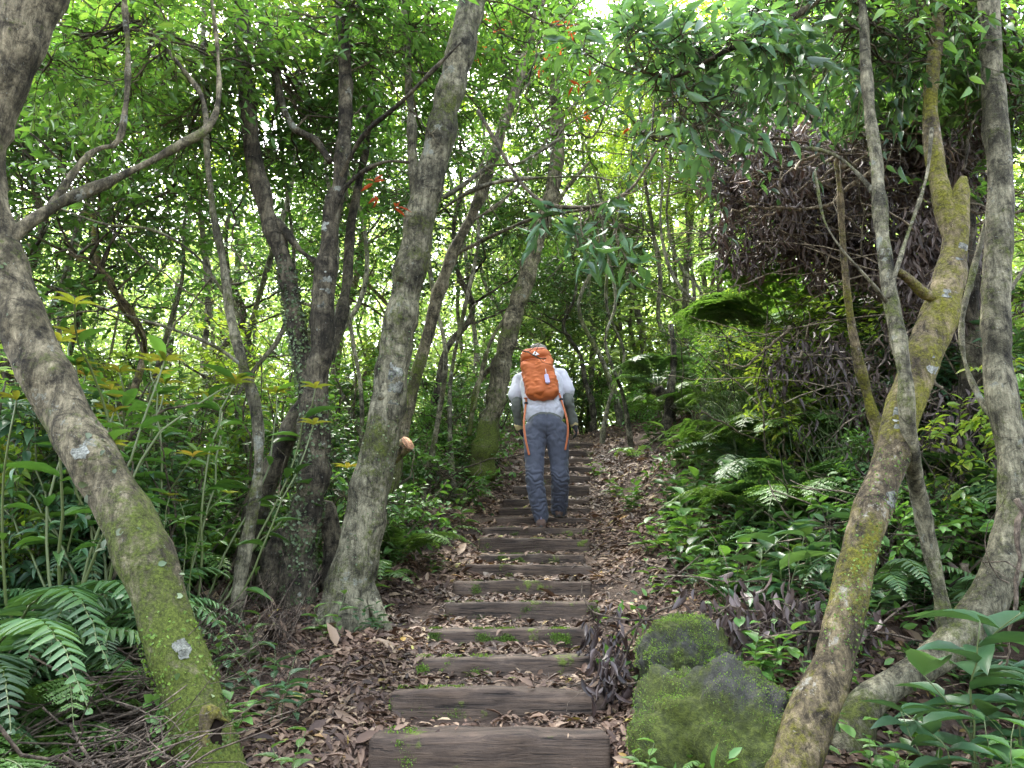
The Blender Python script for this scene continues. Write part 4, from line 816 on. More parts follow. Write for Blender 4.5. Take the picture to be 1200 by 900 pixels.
FE = [(-30, 3.9, 'sword', 1.), (20, 4.4, 'sword', 1.1), (75, 4.0, 'sword', 1.), (130, 4.4, 'sword', .95), (-80, 4.6, 'sword', 1.2), (60, 4.9, 'sword', 1.2), (155, 3.5, 'sword', .75), (110, 3.0, 'lace', .7), (180, 5.0, 'lace', 1.1), (925, 5.2, 'tree', .8), (985, 4.9, 'lace', 1.1), (1060, 4.7, 'sword', 1.), (870, 6.2, 'sword', 1.), (1000, 3.8, 'sword', .7),
      (50, 3.5, 'sword', 1.2), (110, 3.45, 'sword', 1.), (0, 2.9, 'sword', 1.1), (-20, 4.2, 'sword', 1.3), (60, 2.75, 'lace', .8), (140, 3.3, 'small', 1.4), (-60, 3.2, 'lace', 1.2), (160, 3.9, 'sword', 1.), (950, 5.8, 'lace', 1.2), (905, 5.0, 'lace', 1.1), (865, 7.0, 'lace', 1.2), (1040, 5.8, 'tree', 1.), (1140, 5.3, 'lace', 1.2),
      (20, 3.1, 'sword', 1.15), (85, 3.35, 'sword', 1.1), (-40, 3.5, 'sword', 1.2), (40, 3.9, 'sword', 1.15), (130, 3.75, 'sword', .95), (-60, 2.7, 'sword', 1.), (10, 2.55, 'lace', .8), (90, 4.3, 'sword', 1.1), (175, 4.3, 'small', 1.3), (220, 4.8, 'lace', 1.),
      (320, 5.6, 'lace', 1.), (470, 5.7, 'lace', .85), (455, 5.2, 'small', 1.1), (520, 6.7, 'small', 1.2), (430, 6.6, 'sword', .8), (545, 7.9, 'small', 1.), (860, 8.6, 'lace', 1.), (775, 11.2, 'lace', 1.), (820, 9.6, 'lace', 1.1),
      (935, 4.5, 'sword', .75), (900, 6.2, 'lace', 1.3), (960, 6.6, 'tree', 1.1), (1010, 5.2, 'lace', .9), (1085, 3.9, 'sword', .75), (1120, 3.5, 'sword', .6), (880, 5.6, 'lace', .8), (1180, 4.3, 'tree', .9), (740, 9.6, 'small', 1.2), (805, 2.85, 'small', .45), (760, 3.2, 'small', .5), (1000, 3.9, 'small', .9)]
for px, d, kd, sc in FE:
    p = gx((px-600)/FPX*d/CP, d); put(PF, kd, p, RNG.uniform(0, 6.28), sc*RNG.uniform(.92, 1.08), where(FL[kd], p), 'ferns on the forest floor')
# tree fern crowns carried high on the right slope
def tree_fern(label, foot, top, mat, n, L, seed):
    t = thing('tree_fern', label, 'tree fern', foot); mb = MB(); Q, R = smooth_line([foot-[0, 0, .2], (foot+top)/2+[.05, 0, 0], top], [.075, .06, .055], 24); ring_tube(mb, Q, R, 10, bump=bark_bump(.3)); mb.build('trunk', M['bark_dark'], t)
    c = proto_fern(seed, n, L, mat, 17, .21, 1.2, True)
    for fr in list(c.children):
        fr.parent = t; fr.location = (top-foot)
    bpy.data.objects.remove(c); return t
tree_fern('feathery tree fern arching over the right slope beside the dead tangle', gpt(930, 520, 6.3), at(925, 395, 6.2), 'fern_light', 10, 1.3, 61)
tree_fern('dark feathery tree fern hanging beside the straight right trunk', gpt(1120, 560, 4.6), at(1130, 175, 4.4), 'fern', 7, 1.0, 62)
tree_fern('small tree fern on a thin trunk near the top of the steps', gpt(790, 520, 10.2), at(770, 455, 10), 'fern', 7, .9, 63)
# plants low on the ground
PLT = [(110, 0, 3.7, 'young', 1.65), (190, 0, 3.95, 'young', 1.7), (245, 0, 4.25, 'young', 1.55), (60, 0, 4.3, 'young', 1.8)]+[(q_, 0, d_, k_, s_) for q_, d_, k_, s_ in ((785, 5.2, 'herb', 1.2), (800, 4.8, 'leafy', .8), (825, 5.0, 'herb', 1.4), (850, 5.5, 'leafy', .9), (815, 5.9, 'herb', 1.5), (870, 4.9, 'leafy', .9), (835, 4.3, 'herb', 1.2), (895, 5.0, 'leafy', 1.), (860, 4.3, 'leafy', .8), (905, 4.6, 'herb', 1.3), (780, 6.6, 'herb', 1.4), (805, 6.9, 'leafy', 1.), (840, 6.6, 'leafy', 1.), (875, 6.9, 'herb', 1.5), (920, 4.0, 'leafy', .9), (890, 4.2, 'herb', 1.1), (945, 5.1, 'leafy', 1.), (795, 7.8, 'herb', 1.5))]+[(775, 895, 2.62, 'seedling', .8), (905, 890, 2.6, 'herb', .6), (925, 800, 3.2, 'herb', .9), (870, 790, 3.32, 'herb', .8), (935, 740, 3.45, 'leafy', .8), (1120, 900, 2.5, 'herb', 1.), (1170, 870, 2.7, 'herb', 1.), (1190, 900, 2.35, 'herb', .9),
       (345, 845, 3.35, 'leafy', .75), (395, 700, 4.2, 'seedling', 1.3), (295, 870, 2.9, 'herb', .8), (300, 800, 3.6, 'seedling', 1.5), (245, 720, 4.0, 'young', .75), (330, 790, 3.7, 'seedling', 1.4), (270, 830, 3.2, 'leafy', .6), (370, 880, 2.8, 'seedling', 1.1),
       (440, 640, 4.9, 'seedling', 1.6), (470, 600, 5.6, 'herb', 1.), (440, 720, 4.25, 'leafy', .5), (150, 600, 3.9, 'young', 1.45), (90, 600, 4.2, 'young', 1.55), (215, 590, 4.5, 'young', 1.25), (50, 500, 4.9, 'young', 1.5),
       (750, 600, 5.9, 'seedling', 1.6), (765, 650, 4.9, 'seedling', 1.3), (735, 560, 7.4, 'herb', 1.1), (720, 540, 8.4, 'seedling', 1.6), (800, 610, 5.4, 'herb', 1.6), (830, 580, 5.9, 'leafy', .9), (850, 620, 5.1, 'leafy', .9), (800, 570, 6.4, 'leafy', 1.), (870, 590, 5.6, 'herb', 1.6), (880, 640, 4.7, 'leafy', .9),
       (840, 660, 4.5, 'herb', 1.3), (910, 610, 5.2, 'herb', 1.6), (930, 660, 4.4, 'leafy', .9), (900, 560, 6.1, 'leafy', .9), (860, 690, 4.0, 'leafy', 1.), (900, 700, 3.8, 'big', 1.1), (950, 640, 4.1, 'big', 1.), (960, 720, 3.6, 'leafy', .9), (880, 760, 3.4, 'herb', 1.), (1080, 870, 2.75, 'big', 1.25), (1130, 850, 2.7, 'big', .9),
       (1175, 860, 2.7, 'leafy', .8), (1215, 760, 3.1, 'big', 1.1), (1190, 880, 2.5, 'leafy', .6), (1010, 600, 4.7, 'herb', 1.6), (960, 560, 5.4, 'herb', 1.7), (1080, 640, 4.3, 'leafy', .9), (1180, 640, 3.9, 'leafy', .9), (745, 880, 2.85, 'seedling', .9), (765, 770, 3.4, 'seedling', .8),
       (700, 545, 9.3, 'seedling', 1.4), (760, 530, 9.8, 'herb', 1.3), (550, 590, 7.1, 'seedling', 1.7), (520, 640, 5.8, 'seedling', 1.1), (580, 560, 8.5, 'seedling', 1.5), (985, 880, 2.75, 'herb', .8), (1040, 900, 2.6, 'big', .8), (820, 540, 7.4, 'herb', 1.8), (850, 530, 7.8, 'leafy', .9), (780, 590, 5.9, 'herb', 1.2)]
for px, py, d, kd, sc in PLT:
    p = gx((px-600)/FPX*d/CP, d); put(PP, kd, p, RNG.uniform(0, 6.28), sc*RNG.uniform(.92, 1.08), where(PL[kd], p), 'small plants on the forest floor')

# ---------------------------------------------------------------- ground cover herbs and grass on the banks (uncountable)
def cover():
    r = np.random.default_rng(8); mL = MB(); n = 26000
    y = r.uniform(2.2, 14, n); x = r.uniform(-5, 6, n); dx = x-pathx(y); hwy = np.interp(y, sd, hw)
    N = Noise(51, 1.1, octs=2)(np.stack([x, y, 0*x], -1))
    lim_l = np.interp(y, [2, 4, 5, 7, 9, 14], [1.5, 1.35, 1.2, .7, .35, .3]); lim_r = np.interp(y, [2, 3.5, 4, 6, 9, 14], [.55, .5, .7, .9, 1.3, 1.5])
    e = np.where(dx > 0, dx-hwy-lim_r, -dx-hwy-lim_l); k = (e+N*.45 > 0)
    x, y = x[k], y[k]; n = len(x); z = ground(x, y); P = np.stack([x, y, z+r.uniform(.0, .16, n)], -1)
    D = nrm(np.stack([r.normal(size=n), r.normal(size=n), r.uniform(.1, .9, n)], -1)); L = r.uniform(.035, .09, n)
    leaves(mL, P, D, UP+.6*r.normal(size=(n, 3)), L, L*.48, 'kite')
    tag(mL.build('ground_cover', M['leaf_mid']), 'low green herbs covering the forest floor away from the path', 'ground cover', kind='stuff')
    # arching grass at the right bank
    m = 900; c = np.repeat(np.array([gx((px-600)/FPX*d, d) for px, d in ((870, 7.4), (905, 7.0), (940, 6.4), (890, 6.6), (960, 5.9), (985, 6.2), (860, 8.4), (1000, 5.2), (930, 8.2))]), 100, 0)
    B = c+r.normal(0, .16, (m, 3))*[1, 1, 0]; az = r.uniform(0, 6.28, m); H = r.uniform(.5, 1.15, m); t = np.linspace(0, 1, 7)[None]; hor = H[:, None]*.45*t**2; 
    C = np.stack([B[:, :1]+np.cos(az)[:, None]*hor, B[:, 1:2]+np.sin(az)[:, None]*hor, B[:, 2:3]+H[:, None]*(t-.32*t**3)], -1)
    mb = MB(); thin_tubes(mb, C, np.array([.0035, .0045, .004, .0035, .003, .002, .0006])[None]*np.ones((m, 1)), 3)
    tag(mb.build('grass', M['grass']), 'clump of long arching bamboo grass on the right bank', 'grass', kind='stuff')
cover()
# dead brushwood at the bottom left
def brush():
    r = np.random.default_rng(14); mb = MB(); n = 560
    px = r.uniform(-90, 250, n); d = r.uniform(2.2, 3.5, n); x = (px-600)/FPX*d; x = np.minimum(x, -1.02-(.22*(d-2.2))); y = d; z = ground(x, y)+r.uniform(.0, .20, n)
    az = r.normal(.35, .8, n); L = r.uniform(.2, .85, n); t = np.linspace(-.5, .5, 8)[None]
    wob = np.cumsum(r.normal(0, .018, (n, 8)), 1)
    P = np.stack([x[:, None]+np.cos(az)[:, None]*L[:, None]*t+wob, y[:, None]+np.sin(az)[:, None]*L[:, None]*t*.8+wob, z[:, None]+L[:, None]*t*r.normal(.15, .35, (n, 1))+wob*1.2], -1)
    thin_tubes(mb, P, np.linspace(1, .35, 8)[None]*r.uniform(.0018, .006, (n, 1)), 4)
    n = 260; px = r.uniform(235, 360, n); d = r.uniform(3.3, 4.6, n); x = (px-600)/FPX*d; z = ground(x, d); az = r.uniform(0, 6.28, n); L = r.uniform(.2, .6, n)
    P = np.stack([x[:, None]+np.cos(az)[:, None]*L[:, None]*t*.6, d[:, None]+np.sin(az)[:, None]*L[:, None]*t*.6, z[:, None]+.1+L[:, None]*t*r.normal(.1, .6, (n, 1))+np.cumsum(r.normal(0, .01, (n, 8)), 1)], -1)
    thin_tubes(mb, P, np.linspace(1, .35, 8)[None]*r.uniform(.0015, .0045, (n, 1)), 3)
    tag(mb.build('brushwood', M['twig_pale']), 'heap of thin dead twigs lying on the slope at the bottom left', 'brushwood', kind='stuff')
brush()
# tangle of dead hanging leaves on the right, one fallen crown caught in the twigs
def tangle(label, blobs, nleaf, ntw, loc, mat='dead_leaf', ll=.085, lw=.22, kind='long', name='dead_leaf_tangle', nbig=0):
    r = np.random.default_rng(int(abs(loc[0])*100)); t = thing(name, label, 'dead branches', loc)
    C = np.vstack([ellipsoid_pts(n, at(px, py, d), (rx*ppm(d), rd, ry*ppm(d)), .0) for px, py, d, rx, ry, rd, n in blobs])
    c = C[r.integers(0, len(C), nleaf)]+r.normal(0, .040, (nleaf, 3))*[1, 1, 1.8]; mb = MB(); L = ll*r.uniform(.5, 1.3, nleaf)
    D = nrm(np.stack([r.normal(0, .45, nleaf), r.normal(0, .45, nleaf), np.full(nleaf, -1.)], -1)+r.normal(0, .25, (nleaf, 3)))
    leaves(mb, c, D, rvec(nleaf), L, L*lw, kind); mb.build('dead_leaves', M[mat], t)
    mb = MB(); a = C[r.integers(0, len(C), ntw)]; b = a+np.stack([r.normal(0, .45, ntw), r.normal(0, .2, ntw), r.normal(0, .18, ntw)], -1); tt = np.linspace(0, 1, 9)[None, :, None]
    P = a[:, None]*(1-tt)+b[:, None]*tt+np.sin(tt*np.pi)*r.normal(0, .06, (ntw, 1, 3))+np.cumsum(r.normal(0, .008, (ntw, 9, 3)), 1)
    thin_tubes(mb, P, np.linspace(1, .5, 9)[None]*r.uniform(.002, .008, (ntw, 1)), 4); mb.build('dead_twigs', M['twig_tan' if nbig else 'twig_pale'], t)
    for k in range(nbig):      # arching dead branches on the near side of the mass
        a = C[r.integers(0, len(C))]-[0, .28, 0]; b = a+np.array([r.normal(0, .75)*(1 if nbig > 20 else .45), r.normal(0, .15), r.normal(-.05, .28)]); b[0] = max(b[0], 1.15); mb = MB(); Q = curve_pts(a, b, .09, 18, .35)
        ring_tube(mb, Q, np.linspace(r.uniform(.007, .016), .003, 18), 6, bump=bark_bump(.2)); mb.build('branch', M['twig_tan'], t)
    return t
tangle('large tangle of dark dead leaves and twigs hanging high on the right', [(925, 240, 5.0, 105, 100, .5, 130), (1020, 180, 5.0, 110, 85, .5, 90), (900, 180, 5.2, 75, 70, .4, 50), (1090, 310, 4.7, 80, 100, .4, 90), (1000, 300, 5.1, 90, 50, .4, 40), (1100, 170, 4.6, 90, 90, .4, 80)], 17000, 800, at(1000, 300, 5.), nbig=46)
tangle('fallen dead fronds slumped under the tangle behind the right trunks', [(1030, 470, 5.0, 90, 90, .5, 60), (960, 420, 5.2, 70, 50, .4, 30), (1100, 560, 4.5, 90, 90, .4, 50), (1020, 620, 4.3, 60, 70, .3, 30), (1060, 690, 4.1, 90, 50, .3, 40)], 2200, 200, at(1040, 500, 4.9), nbig=12)
tangle('heap of wilted dark purple leaves above the mossy boulder', [(830, 740, 3.5, 45, 22, .2, 26), (900, 720, 3.6, 50, 26, .25, 26), (980, 740, 3.5, 60, 26, .2, 26)], 480, 40, at(880, 740, 3.5), 'dead_dark', ll=.085, lw=.30, name='wilted_leaf_heap')
tangle('bunch of wilted dark leaves lying on the right ends of the steps', [(715, 800, 3.4, 18, 16, .08, 10), (700, 745, 3.9, 10, 18, .06, 5), (730, 760, 3.7, 16, 14, .08, 6)], 240, 10, at(715, 800, 3.4), 'dead_dark', ll=.075, lw=.30, name='wilted_leaf_bunch')
# twigs and vines hanging through the air
def vines():
    r = np.random.default_rng(77)
    V = [((20, 150), (300, 420), 4.2), ((150, 0), (250, 260), 4.6), ((180, 250), (420, 500), 5.2), ((240, 320), (110, 640), 4.4), ((430, 60), (300, 330), 5.0), ((500, 60), (620, 330), 5.4), ((690, 0), (560, 220), 4.0), ((760, 60), (700, 420), 6.5),
         ((800, 140), (640, 330), 5.5), ((1190, 585), (1170, 800), 2.9), ((930, 120), (1010, 300), 4.2), ((880, 160), (1060, 190), 4.0), ((820, 480), (960, 560), 5.6), ((740, 330), (860, 470), 6.8), ((1130, 200), (1200, 120), 3.8), ((540, 330), (640, 420), 6.6), ((690, 300), (800, 470), 7.6), ((350, 20), (520, 170), 4.6), ((610, 60), (700, 330), 6.4), ((1010, 560), (1200, 640), 3.9)]
    for i, (a, b, d) in enumerate(V):
        A = at(a[0], a[1], d); B = at(b[0], b[1], d+r.uniform(-.3, .3)); t = thing('vine', 'thin bare vine ' + ['crossing the upper left foliage', 'hanging down from the top left', 'sloping toward the ivy wrapped trunk', 'rising behind the leaning mossy trunk', 'slanting between the twin trunks', 'right of the biggest trunk', 'slanting from the top centre to the biggest trunk', 'hanging over the top of the steps', 'curving above the hiker', 'pale and upright before the straight right trunk', 'crossing the dead leaf tangle steeply', 'lying level across the dead leaf tangle', 'arching over the right bank herbs', 'on the right slope beyond the hiker', 'at the top right corner', 'just left of the hiker\'s head', 'right of the hiker among far trunks', 'high between twin trunk and biggest trunk', 'high above the path centre', 'lying low across the right trunks'][i], 'vine', A)
        mb = MB(); Q = curve_pts(A, B, .10, 26, .25); R = np.linspace(.007, .0035, 26)*r.uniform(.6, 1.2)
        ring_tube(mb, Q, R, 6, bump=bark_bump(.15)); s_ = r.integers(4, 24, 4)
        E = np.array([curve_pts(Q[j], Q[j]+r.normal(0, .22, 3), .15, 8, .3) for j in s_]); thin_tubes(mb, E, np.linspace(.0035, .001, 8)[None]*np.ones((4, 1)), 4)
        mb.build('stem', M['twig_pale' if i in (9, 4, 11) else 'twig'], t)
vines()
# mossy boulders
def boulder(label, c, r3, seed):
    import bmesh
    bm = bmesh.new(); bmesh.ops.create_icosphere(bm, subdivisions=6, radius=1); V = np.array([v.co[:] for v in bm.verts])
    F = np.array([[v.index for v in f.verts] for f in bm.faces]); bm.free()
    n1, n2, n3 = Noise(seed, 1.1, octs=2), Noise(seed+1, .25, octs=2), Noise(seed+2, .06, octs=2)
    V = np.sign(V)*np.abs(V)**.93; V = V*(1+.11*n1(V)[:, None]+.035*n2(V)[:, None]+.012*n3(V)[:, None]); V = V*np.asarray(r3)
    mb = MB(); mb.add(V, F); o = mb.build('boulder', M['rock']); o.location = c; tag(o, label, 'rock', 'mossy boulders')
    k = RNG.choice(np.where(V[:, 2] > -.1*r3[2])[0], 16000); keep = (.6*n2(V[k]/np.asarray(r3))+n1(V[k]/np.asarray(r3)*1.8) > -.1); k = k[keep]; P = V[k]+RNG.normal(0, .004, (len(k), 3))
    mm = MB(); leaves(mm, P, nrm(P/np.asarray(r3)+rvec(len(k))*.8), rvec(len(k)), RNG.uniform(.004, .010, len(k)), RNG.uniform(.002, .005, len(k)), 'diamond')
    q = bpy.data.objects.new('moss', mm.mesh('moss', M['moss_tuft'])); COL.objects.link(q); q.parent = o
p = at(848, 915, 3.0); boulder('big mossy boulder at the bottom right of the steps', p, (.31, .30, .42), 301)
p = at(800, 790, 3.4); boulder('smaller mossy boulder behind the big one beside the steps', p-[0, 0, .0], (.19, .17, .20), 401)
# ---------------------------------------------------------------- the hiker
def cap_seg(mb, a, b, ra, rb, n=14, rings=5):
    """closed tapered capsule between two points"""
    a = np.asarray(a, float); b = np.asarray(b, float); T = nrm(b-a); th = np.linspace(-math.pi/2, 0, rings)
    C = []; R = []
    for q in th: C.append(a+T*ra*math.sin(q)); R.append(max(ra*math.cos(q), 1e-4))
    for q in th[::-1]: C.append(b-T*rb*math.sin(q)); R.append(max(rb*math.cos(q), 1e-4))
    C = np.array(C); R = np.array(R); ref = np.array([0, 0, 1.]) if abs(T[2]) < .9 else np.array([0, 1., 0]); A = nrm(ref-T*ref.dot(T)); B = np.cross(T, A)
    p = np.arange(n)/n*2*np.pi; V = C[:, None]+R[:, None, None]*(np.cos(p)[None, :, None]*A+np.sin(p)[None, :, None]*B); K = len(C)
    i = np.arange(K-1)[:, None]*n; j = np.arange(n)[None]; j2 = (j+1) % n; F = np.stack([i+j, i+j2, i+n+j2, i+n+j], -1).reshape(-1, 4)
    jj = np.arange(n); V = np.vstack([V.reshape(-1, 3), C[:1], C[-1:]]); mb.add(V, [F, np.stack([np.full(n, K*n), (jj+1) % n, jj], -1), np.stack([np.full(n, K*n+1), (K-1)*n+jj, (K-1)*n+(jj+1) % n], -1)])
def ell(mb, c, r, ax=None, n=20, m=12):
    th = np.linspace(0, np.pi, m); ph = np.arange(n)/n*2*np.pi
    V = np.stack([np.outer(np.sin(th), np.cos(ph)), np.outer(np.sin(th), np.sin(ph)), np.outer(np.cos(th), np.ones(n))], -1).reshape(-1, 3)*np.asarray(r)
    V[:n] += RNG.normal(0, 1e-5, (n, 3)); V[-n:] += RNG.normal(0, 1e-5, (n, 3))
    if ax is not None: V = V@np.asarray(ax)
    i = np.arange(m-1)[:, None]*n; j = np.arange(n)[None]; j2 = (j+1) % n; mb.add(V+np.asarray(c), np.stack([i+j, i+n+j, i+n+j2, i+j2], -1).reshape(-1, 4))
def fused(mb, name, mat, parent, vox=.010, smooth=5, disp=None, cut=None, keep_world=True):
    """weld overlapping closed pieces into one skin"""
    me = mb.mesh('tmp', M[mat]); o = bpy.data.objects.new('tmp', me); COL.objects.link(o)
    md = o.modifiers.new('r', 'REMESH'); md.mode = 'VOXEL'; md.voxel_size = vox
    if smooth: sm = o.modifiers.new('s', 'SMOOTH'); sm.iterations = smooth; sm.factor = .6
    dg = bpy.context.evaluated_depsgraph_get(); ev = o.evaluated_get(dg); m2 = bpy.data.meshes.new_from_object(ev)
    n = len(m2.vertices); V = np.empty(n*3, np.float32); m2.vertices.foreach_get('co', V); V = V.reshape(-1, 3).astype(float)
    N = np.empty(n*3, np.float32); m2.vertices.foreach_get('normal', N); N = N.reshape(-1, 3)
    if disp is not None: V = V+N*disp(V)[:, None]
    root = parent
    while root.parent is not None: root = root.parent
    V = V-np.array(root.location); m2.vertices.foreach_set('co', V.astype(np.float32).ravel()); m2.update()
    bpy.data.objects.remove(o); m2.materials.clear(); m2.materials.append(M[mat]); m2.name = name
    m2.polygons.foreach_set('use_smooth', np.ones(len(m2.polygons), bool))
    q = bpy.data.objects.new(name, m2); COL.objects.link(q); q.parent = parent; return q
A_ = at
foot0 = A_(635, 622, 6.93)
hk = thing('person', 'hiker in white t-shirt, slate trousers and grey cap climbing the steps with bent head', 'person', foot0)
pel = A_(639, 497, 6.98); hipL = A_(627, 508, 6.98); hipR = A_(652, 508, 6.98); knL = A_(626.5, 562, 6.90); knR = A_(656.5, 560, 7.0); anL = A_(634, 606, 6.98); anR = A_(655, 597, 7.24)
chest = A_(634, 448, 7.12); neck = A_(631, 424, 7.27); head = A_(631, 415.5, 7.42)
shL = A_(608.5, 447, 7.22); shR = A_(657.5, 441, 7.20); elL = A_(604.5, 474, 7.12); wrL = A_(608, 500, 7.24); elR = A_(667, 471, 7.10); wrR = A_(672.5, 496, 7.16); hdR = A_(675.5, 507, 7.17)
hdL = A_(611, 508, 7.27)
U = nrm(neck-pel)                                     # direction of the back
Xv = np.array([1., 0, 0]); Fv = nrm(np.cross(U, Xv))  # forward out of the chest (away from camera)
if Fv[1] < 0: Fv = -Fv
# body: one continuous figure
b = MB()
ell(b, head, (.074, .090, .105)); cap_seg(b, neck, head, .055, .055); cap_seg(b, chest, neck, .10, .06)
cap_seg(b, pel+U*.03-Xv*.05, chest-Xv*.07, .095, .105); cap_seg(b, pel+U*.03+Xv*.05, chest+Xv*.07, .095, .105)
for s_, h_, k_, a_, sh_, el_, wr_, hd_ in ((-1, hipL, knL, anL, shL, elL, wrL, hdL), (1, hipR, knR, anR, shR, elR, wrR, hdR)):
    cap_seg(b, h_, k_, .076, .050); cap_seg(b, k_, a_, .050, .036); cap_seg(b, a_, a_+[0, .12, -.05], .036, .034)
    cap_seg(b, chest+Xv*s_*.10+U*.05, sh_, .06, .05); cap_seg(b, sh_, el_, .045, .036); cap_seg(b, el_, wr_, .036, .024); cap_seg(b, wr_, hd_, .022, .026)
face = nrm(np.array([-.12, .75, -.55])); ell(b, head+face*.09-[0, 0, .0], (.012, .016, .016))
for s_ in (-1, 1): ell(b, head+Xv*s_*.076+[0, -.005, -.01], (.010, .018, .028))
body = fused(b, 'body', 'skin', hk, .009, 4)
# face features under the cap
for s_ in (-1, 1):
    mb = MB(); ell(mb, head+face*.078+Xv*s_*.030+np.array([0, .0, .03]), (.010, .008, .006)); mb.build('eye', M['hair'], body)
mb = MB(); ell(mb, head+face*.083-np.array([0, .0, .045]), (.022, .007, .005)); mb.build('mouth', M['strap'], body)
# hands with five fingers: gloves
def glove(wr_, hd_, s_, name):
    g_ = MB(); D = nrm(hd_-wr_); S = nrm(np.cross(D, Xv)); Wd = nrm(np.cross(S, D)); pal = wr_+D*.055
    Wf = np.array([0, 1., 0])-D*D[1]; Wf = nrm(Wf)      # palm edge runs front to back when the arm hangs
    cap_seg(g_, wr_+D*.0, wr_+D*.03, .030, .032)
    for k, (o_, l_) in enumerate(((.030, .066), (.011, .076), (-.009, .070), (-.028, .054))):
        c0 = wr_+D*.075+Wf*o_; cap_seg(g_, wr_+D*.03+Wf*o_*.8, c0, .019, .017)
        In = -Xv*s_; c1 = c0+D*l_*.45+In*l_*.08; c2 = c1+nrm(D+In*.7)*l_*.32; c3 = c2+nrm(D*.6+In)*l_*.26
        cap_seg(g_, c0, c1, .0105, .0098, 10); cap_seg(g_, c1, c2, .0098, .0092, 10); cap_seg(g_, c2, c3, .0092, .0080, 10)
    t0 = wr_+D*.03+Wf*.028; t1 = t0+nrm(D*.7+Wf*.7-Xv*s_*.3)*.036; t2 = t1+nrm(D+Wf*.2-Xv*s_*.4)*.028; cap_seg(g_, t0, t1, .013, .0115, 10); cap_seg(g_, t1, t2, .0115, .0095, 10)
    q = fused(g_, name, 'glove', body, .0045, 2); g2 = MB(); ring_tube(g2, [wr_-D*.035, wr_-D*.015, wr_+D*.012, wr_+D*.022], [.036, .038, .037, .034], 16); g2.build('cuff', M['cuff'], q) if False else None
    c_ = MB(); ring_tube(c_, [wr_-D*.030, wr_-D*.012, wr_+D*.014, wr_+D*.026], [.035, .037, .037, .036], 16)
    c_.build('glove_cuff', M['cuff'], q); return q
glove(wrR, hdR, 1, 'glove'); glove(wrL, hdL, -1, 'glove')
# trousers
W1 = Noise(501, .16, octs=3); W2 = Noise(502, .045, octs=2)
def fold(amp, sx=1.): return lambda V: amp*(np.abs(W1(V@np.array([[.8, .2, .5], [.1, .7, .3], [.5, -.3, 1.2]])))-.5)+amp*.3*W2(V)
WR = [(anL[2]+.045, .10), (anR[2]+.045, .10), (knL[2]-.03, .10), (knR[2]-.03, .10), (pel[2]-.14, .06)]
WV = Noise(511, .09, octs=2)
def legfold(V):
    out = .0045*(np.abs(W1(V))-.4); ph = WV(V*np.array([1, 1, .5]))*1.6
    for z0, w in WR:
        out = out+.0075*np.exp(-((V[:, 2]-z0)/w)**2)*np.abs(np.sin((V[:, 2]+.35*(V[:, 0]-pel[0]))*62+ph))
    # centre seam at the back
    out = out-.006*np.exp(-((V[:, 0]-pel[0]-.004)/.006)**2)*(V[:, 2] > pel[2]-.1)
    return out
t = MB()
cap_seg(t, pel-U*.02-Xv*.045, pel+U*.03-Xv*.035, .118, .108, 20); cap_seg(t, pel-U*.02+Xv*.045, pel+U*.03+Xv*.035, .118, .108, 20)
for h_, k_, a_ in ((hipL, knL, anL), (hipR, knR, anR)):
    hh = h_+[0, 0, .02]; m_ = hh*.5+k_*.5
    cap_seg(t, hh, m_+[0, -.004, 0], .106, .090, 20); cap_seg(t, m_+[0, -.004, 0], k_, .088, .070, 20); cap_seg(t, k_, k_*.45+a_*.55-[0, .012, 0], .070, .068, 20); cap_seg(t, k_*.45+a_*.55-[0, .012, 0], a_+[0, -.005, -.005], .068, .062, 20)
tro = fused(t, 'trousers', 'trousers', hk, .0075, 3, legfold)
for s_, h_, k_ in ((-1, hipL, knL), (1, hipR, knR)):       # dark side pockets
    mb = MB(); c = h_*.72+k_*.28+Xv*s_*.062; d = h_*.42+k_*.58+Xv*s_*.056
    cap_seg(mb, c+[0, .01, 0], d+[0, .01, 0], .038, .036, 14); fused(mb, 'side_pocket', 'dark_panel', tro, .008, 3, fold(.006))
mb = MB(); ell(mb, pel-U*.0-Xv*.055-Fv*.088, (.040, .012, .048)); fused(mb, 'back_pocket', 'trousers', tro, .006, 3)
# grey-green under shirt: sleeves and the hem showing under the white shirt
sl = MB()
for sh_, el_, wr_ in ((shL, elL, wrL), (shR, elR, wrR)):
    cap_seg(sl, sh_, el_, .052, .046, 16); cap_seg(sl, el_, wr_, .046, .033, 16)
cap_seg(sl, pel+U*.07-Xv*.045, chest-Xv*.05, .117, .11, 20); cap_seg(sl, pel+U*.07+Xv*.045, chest+Xv*.05, .117, .11, 20)
fused(sl, 'under_shirt', 'sleeve', hk, .008, 3, lambda V: fold(.006)(V)*(np.abs(V[:, 0]-pel[0]) > .17))
def shfold(V):
    s1 = np.abs(np.sin(((V[:, 0]-pel[0])*.9+(V[:, 2]-pel[2])*.7)*34+1.8*W1(V)))**2*np.exp(-((V[:, 2]-pel[2]-.16)/.14)**2)
    return .0035*(np.abs(W1(V))-.4)*np.clip((V[:, 2]-pel[2]-.08)/.1, 0, 1)+.006*s1*(V[:, 2] > pel[2]+.10)
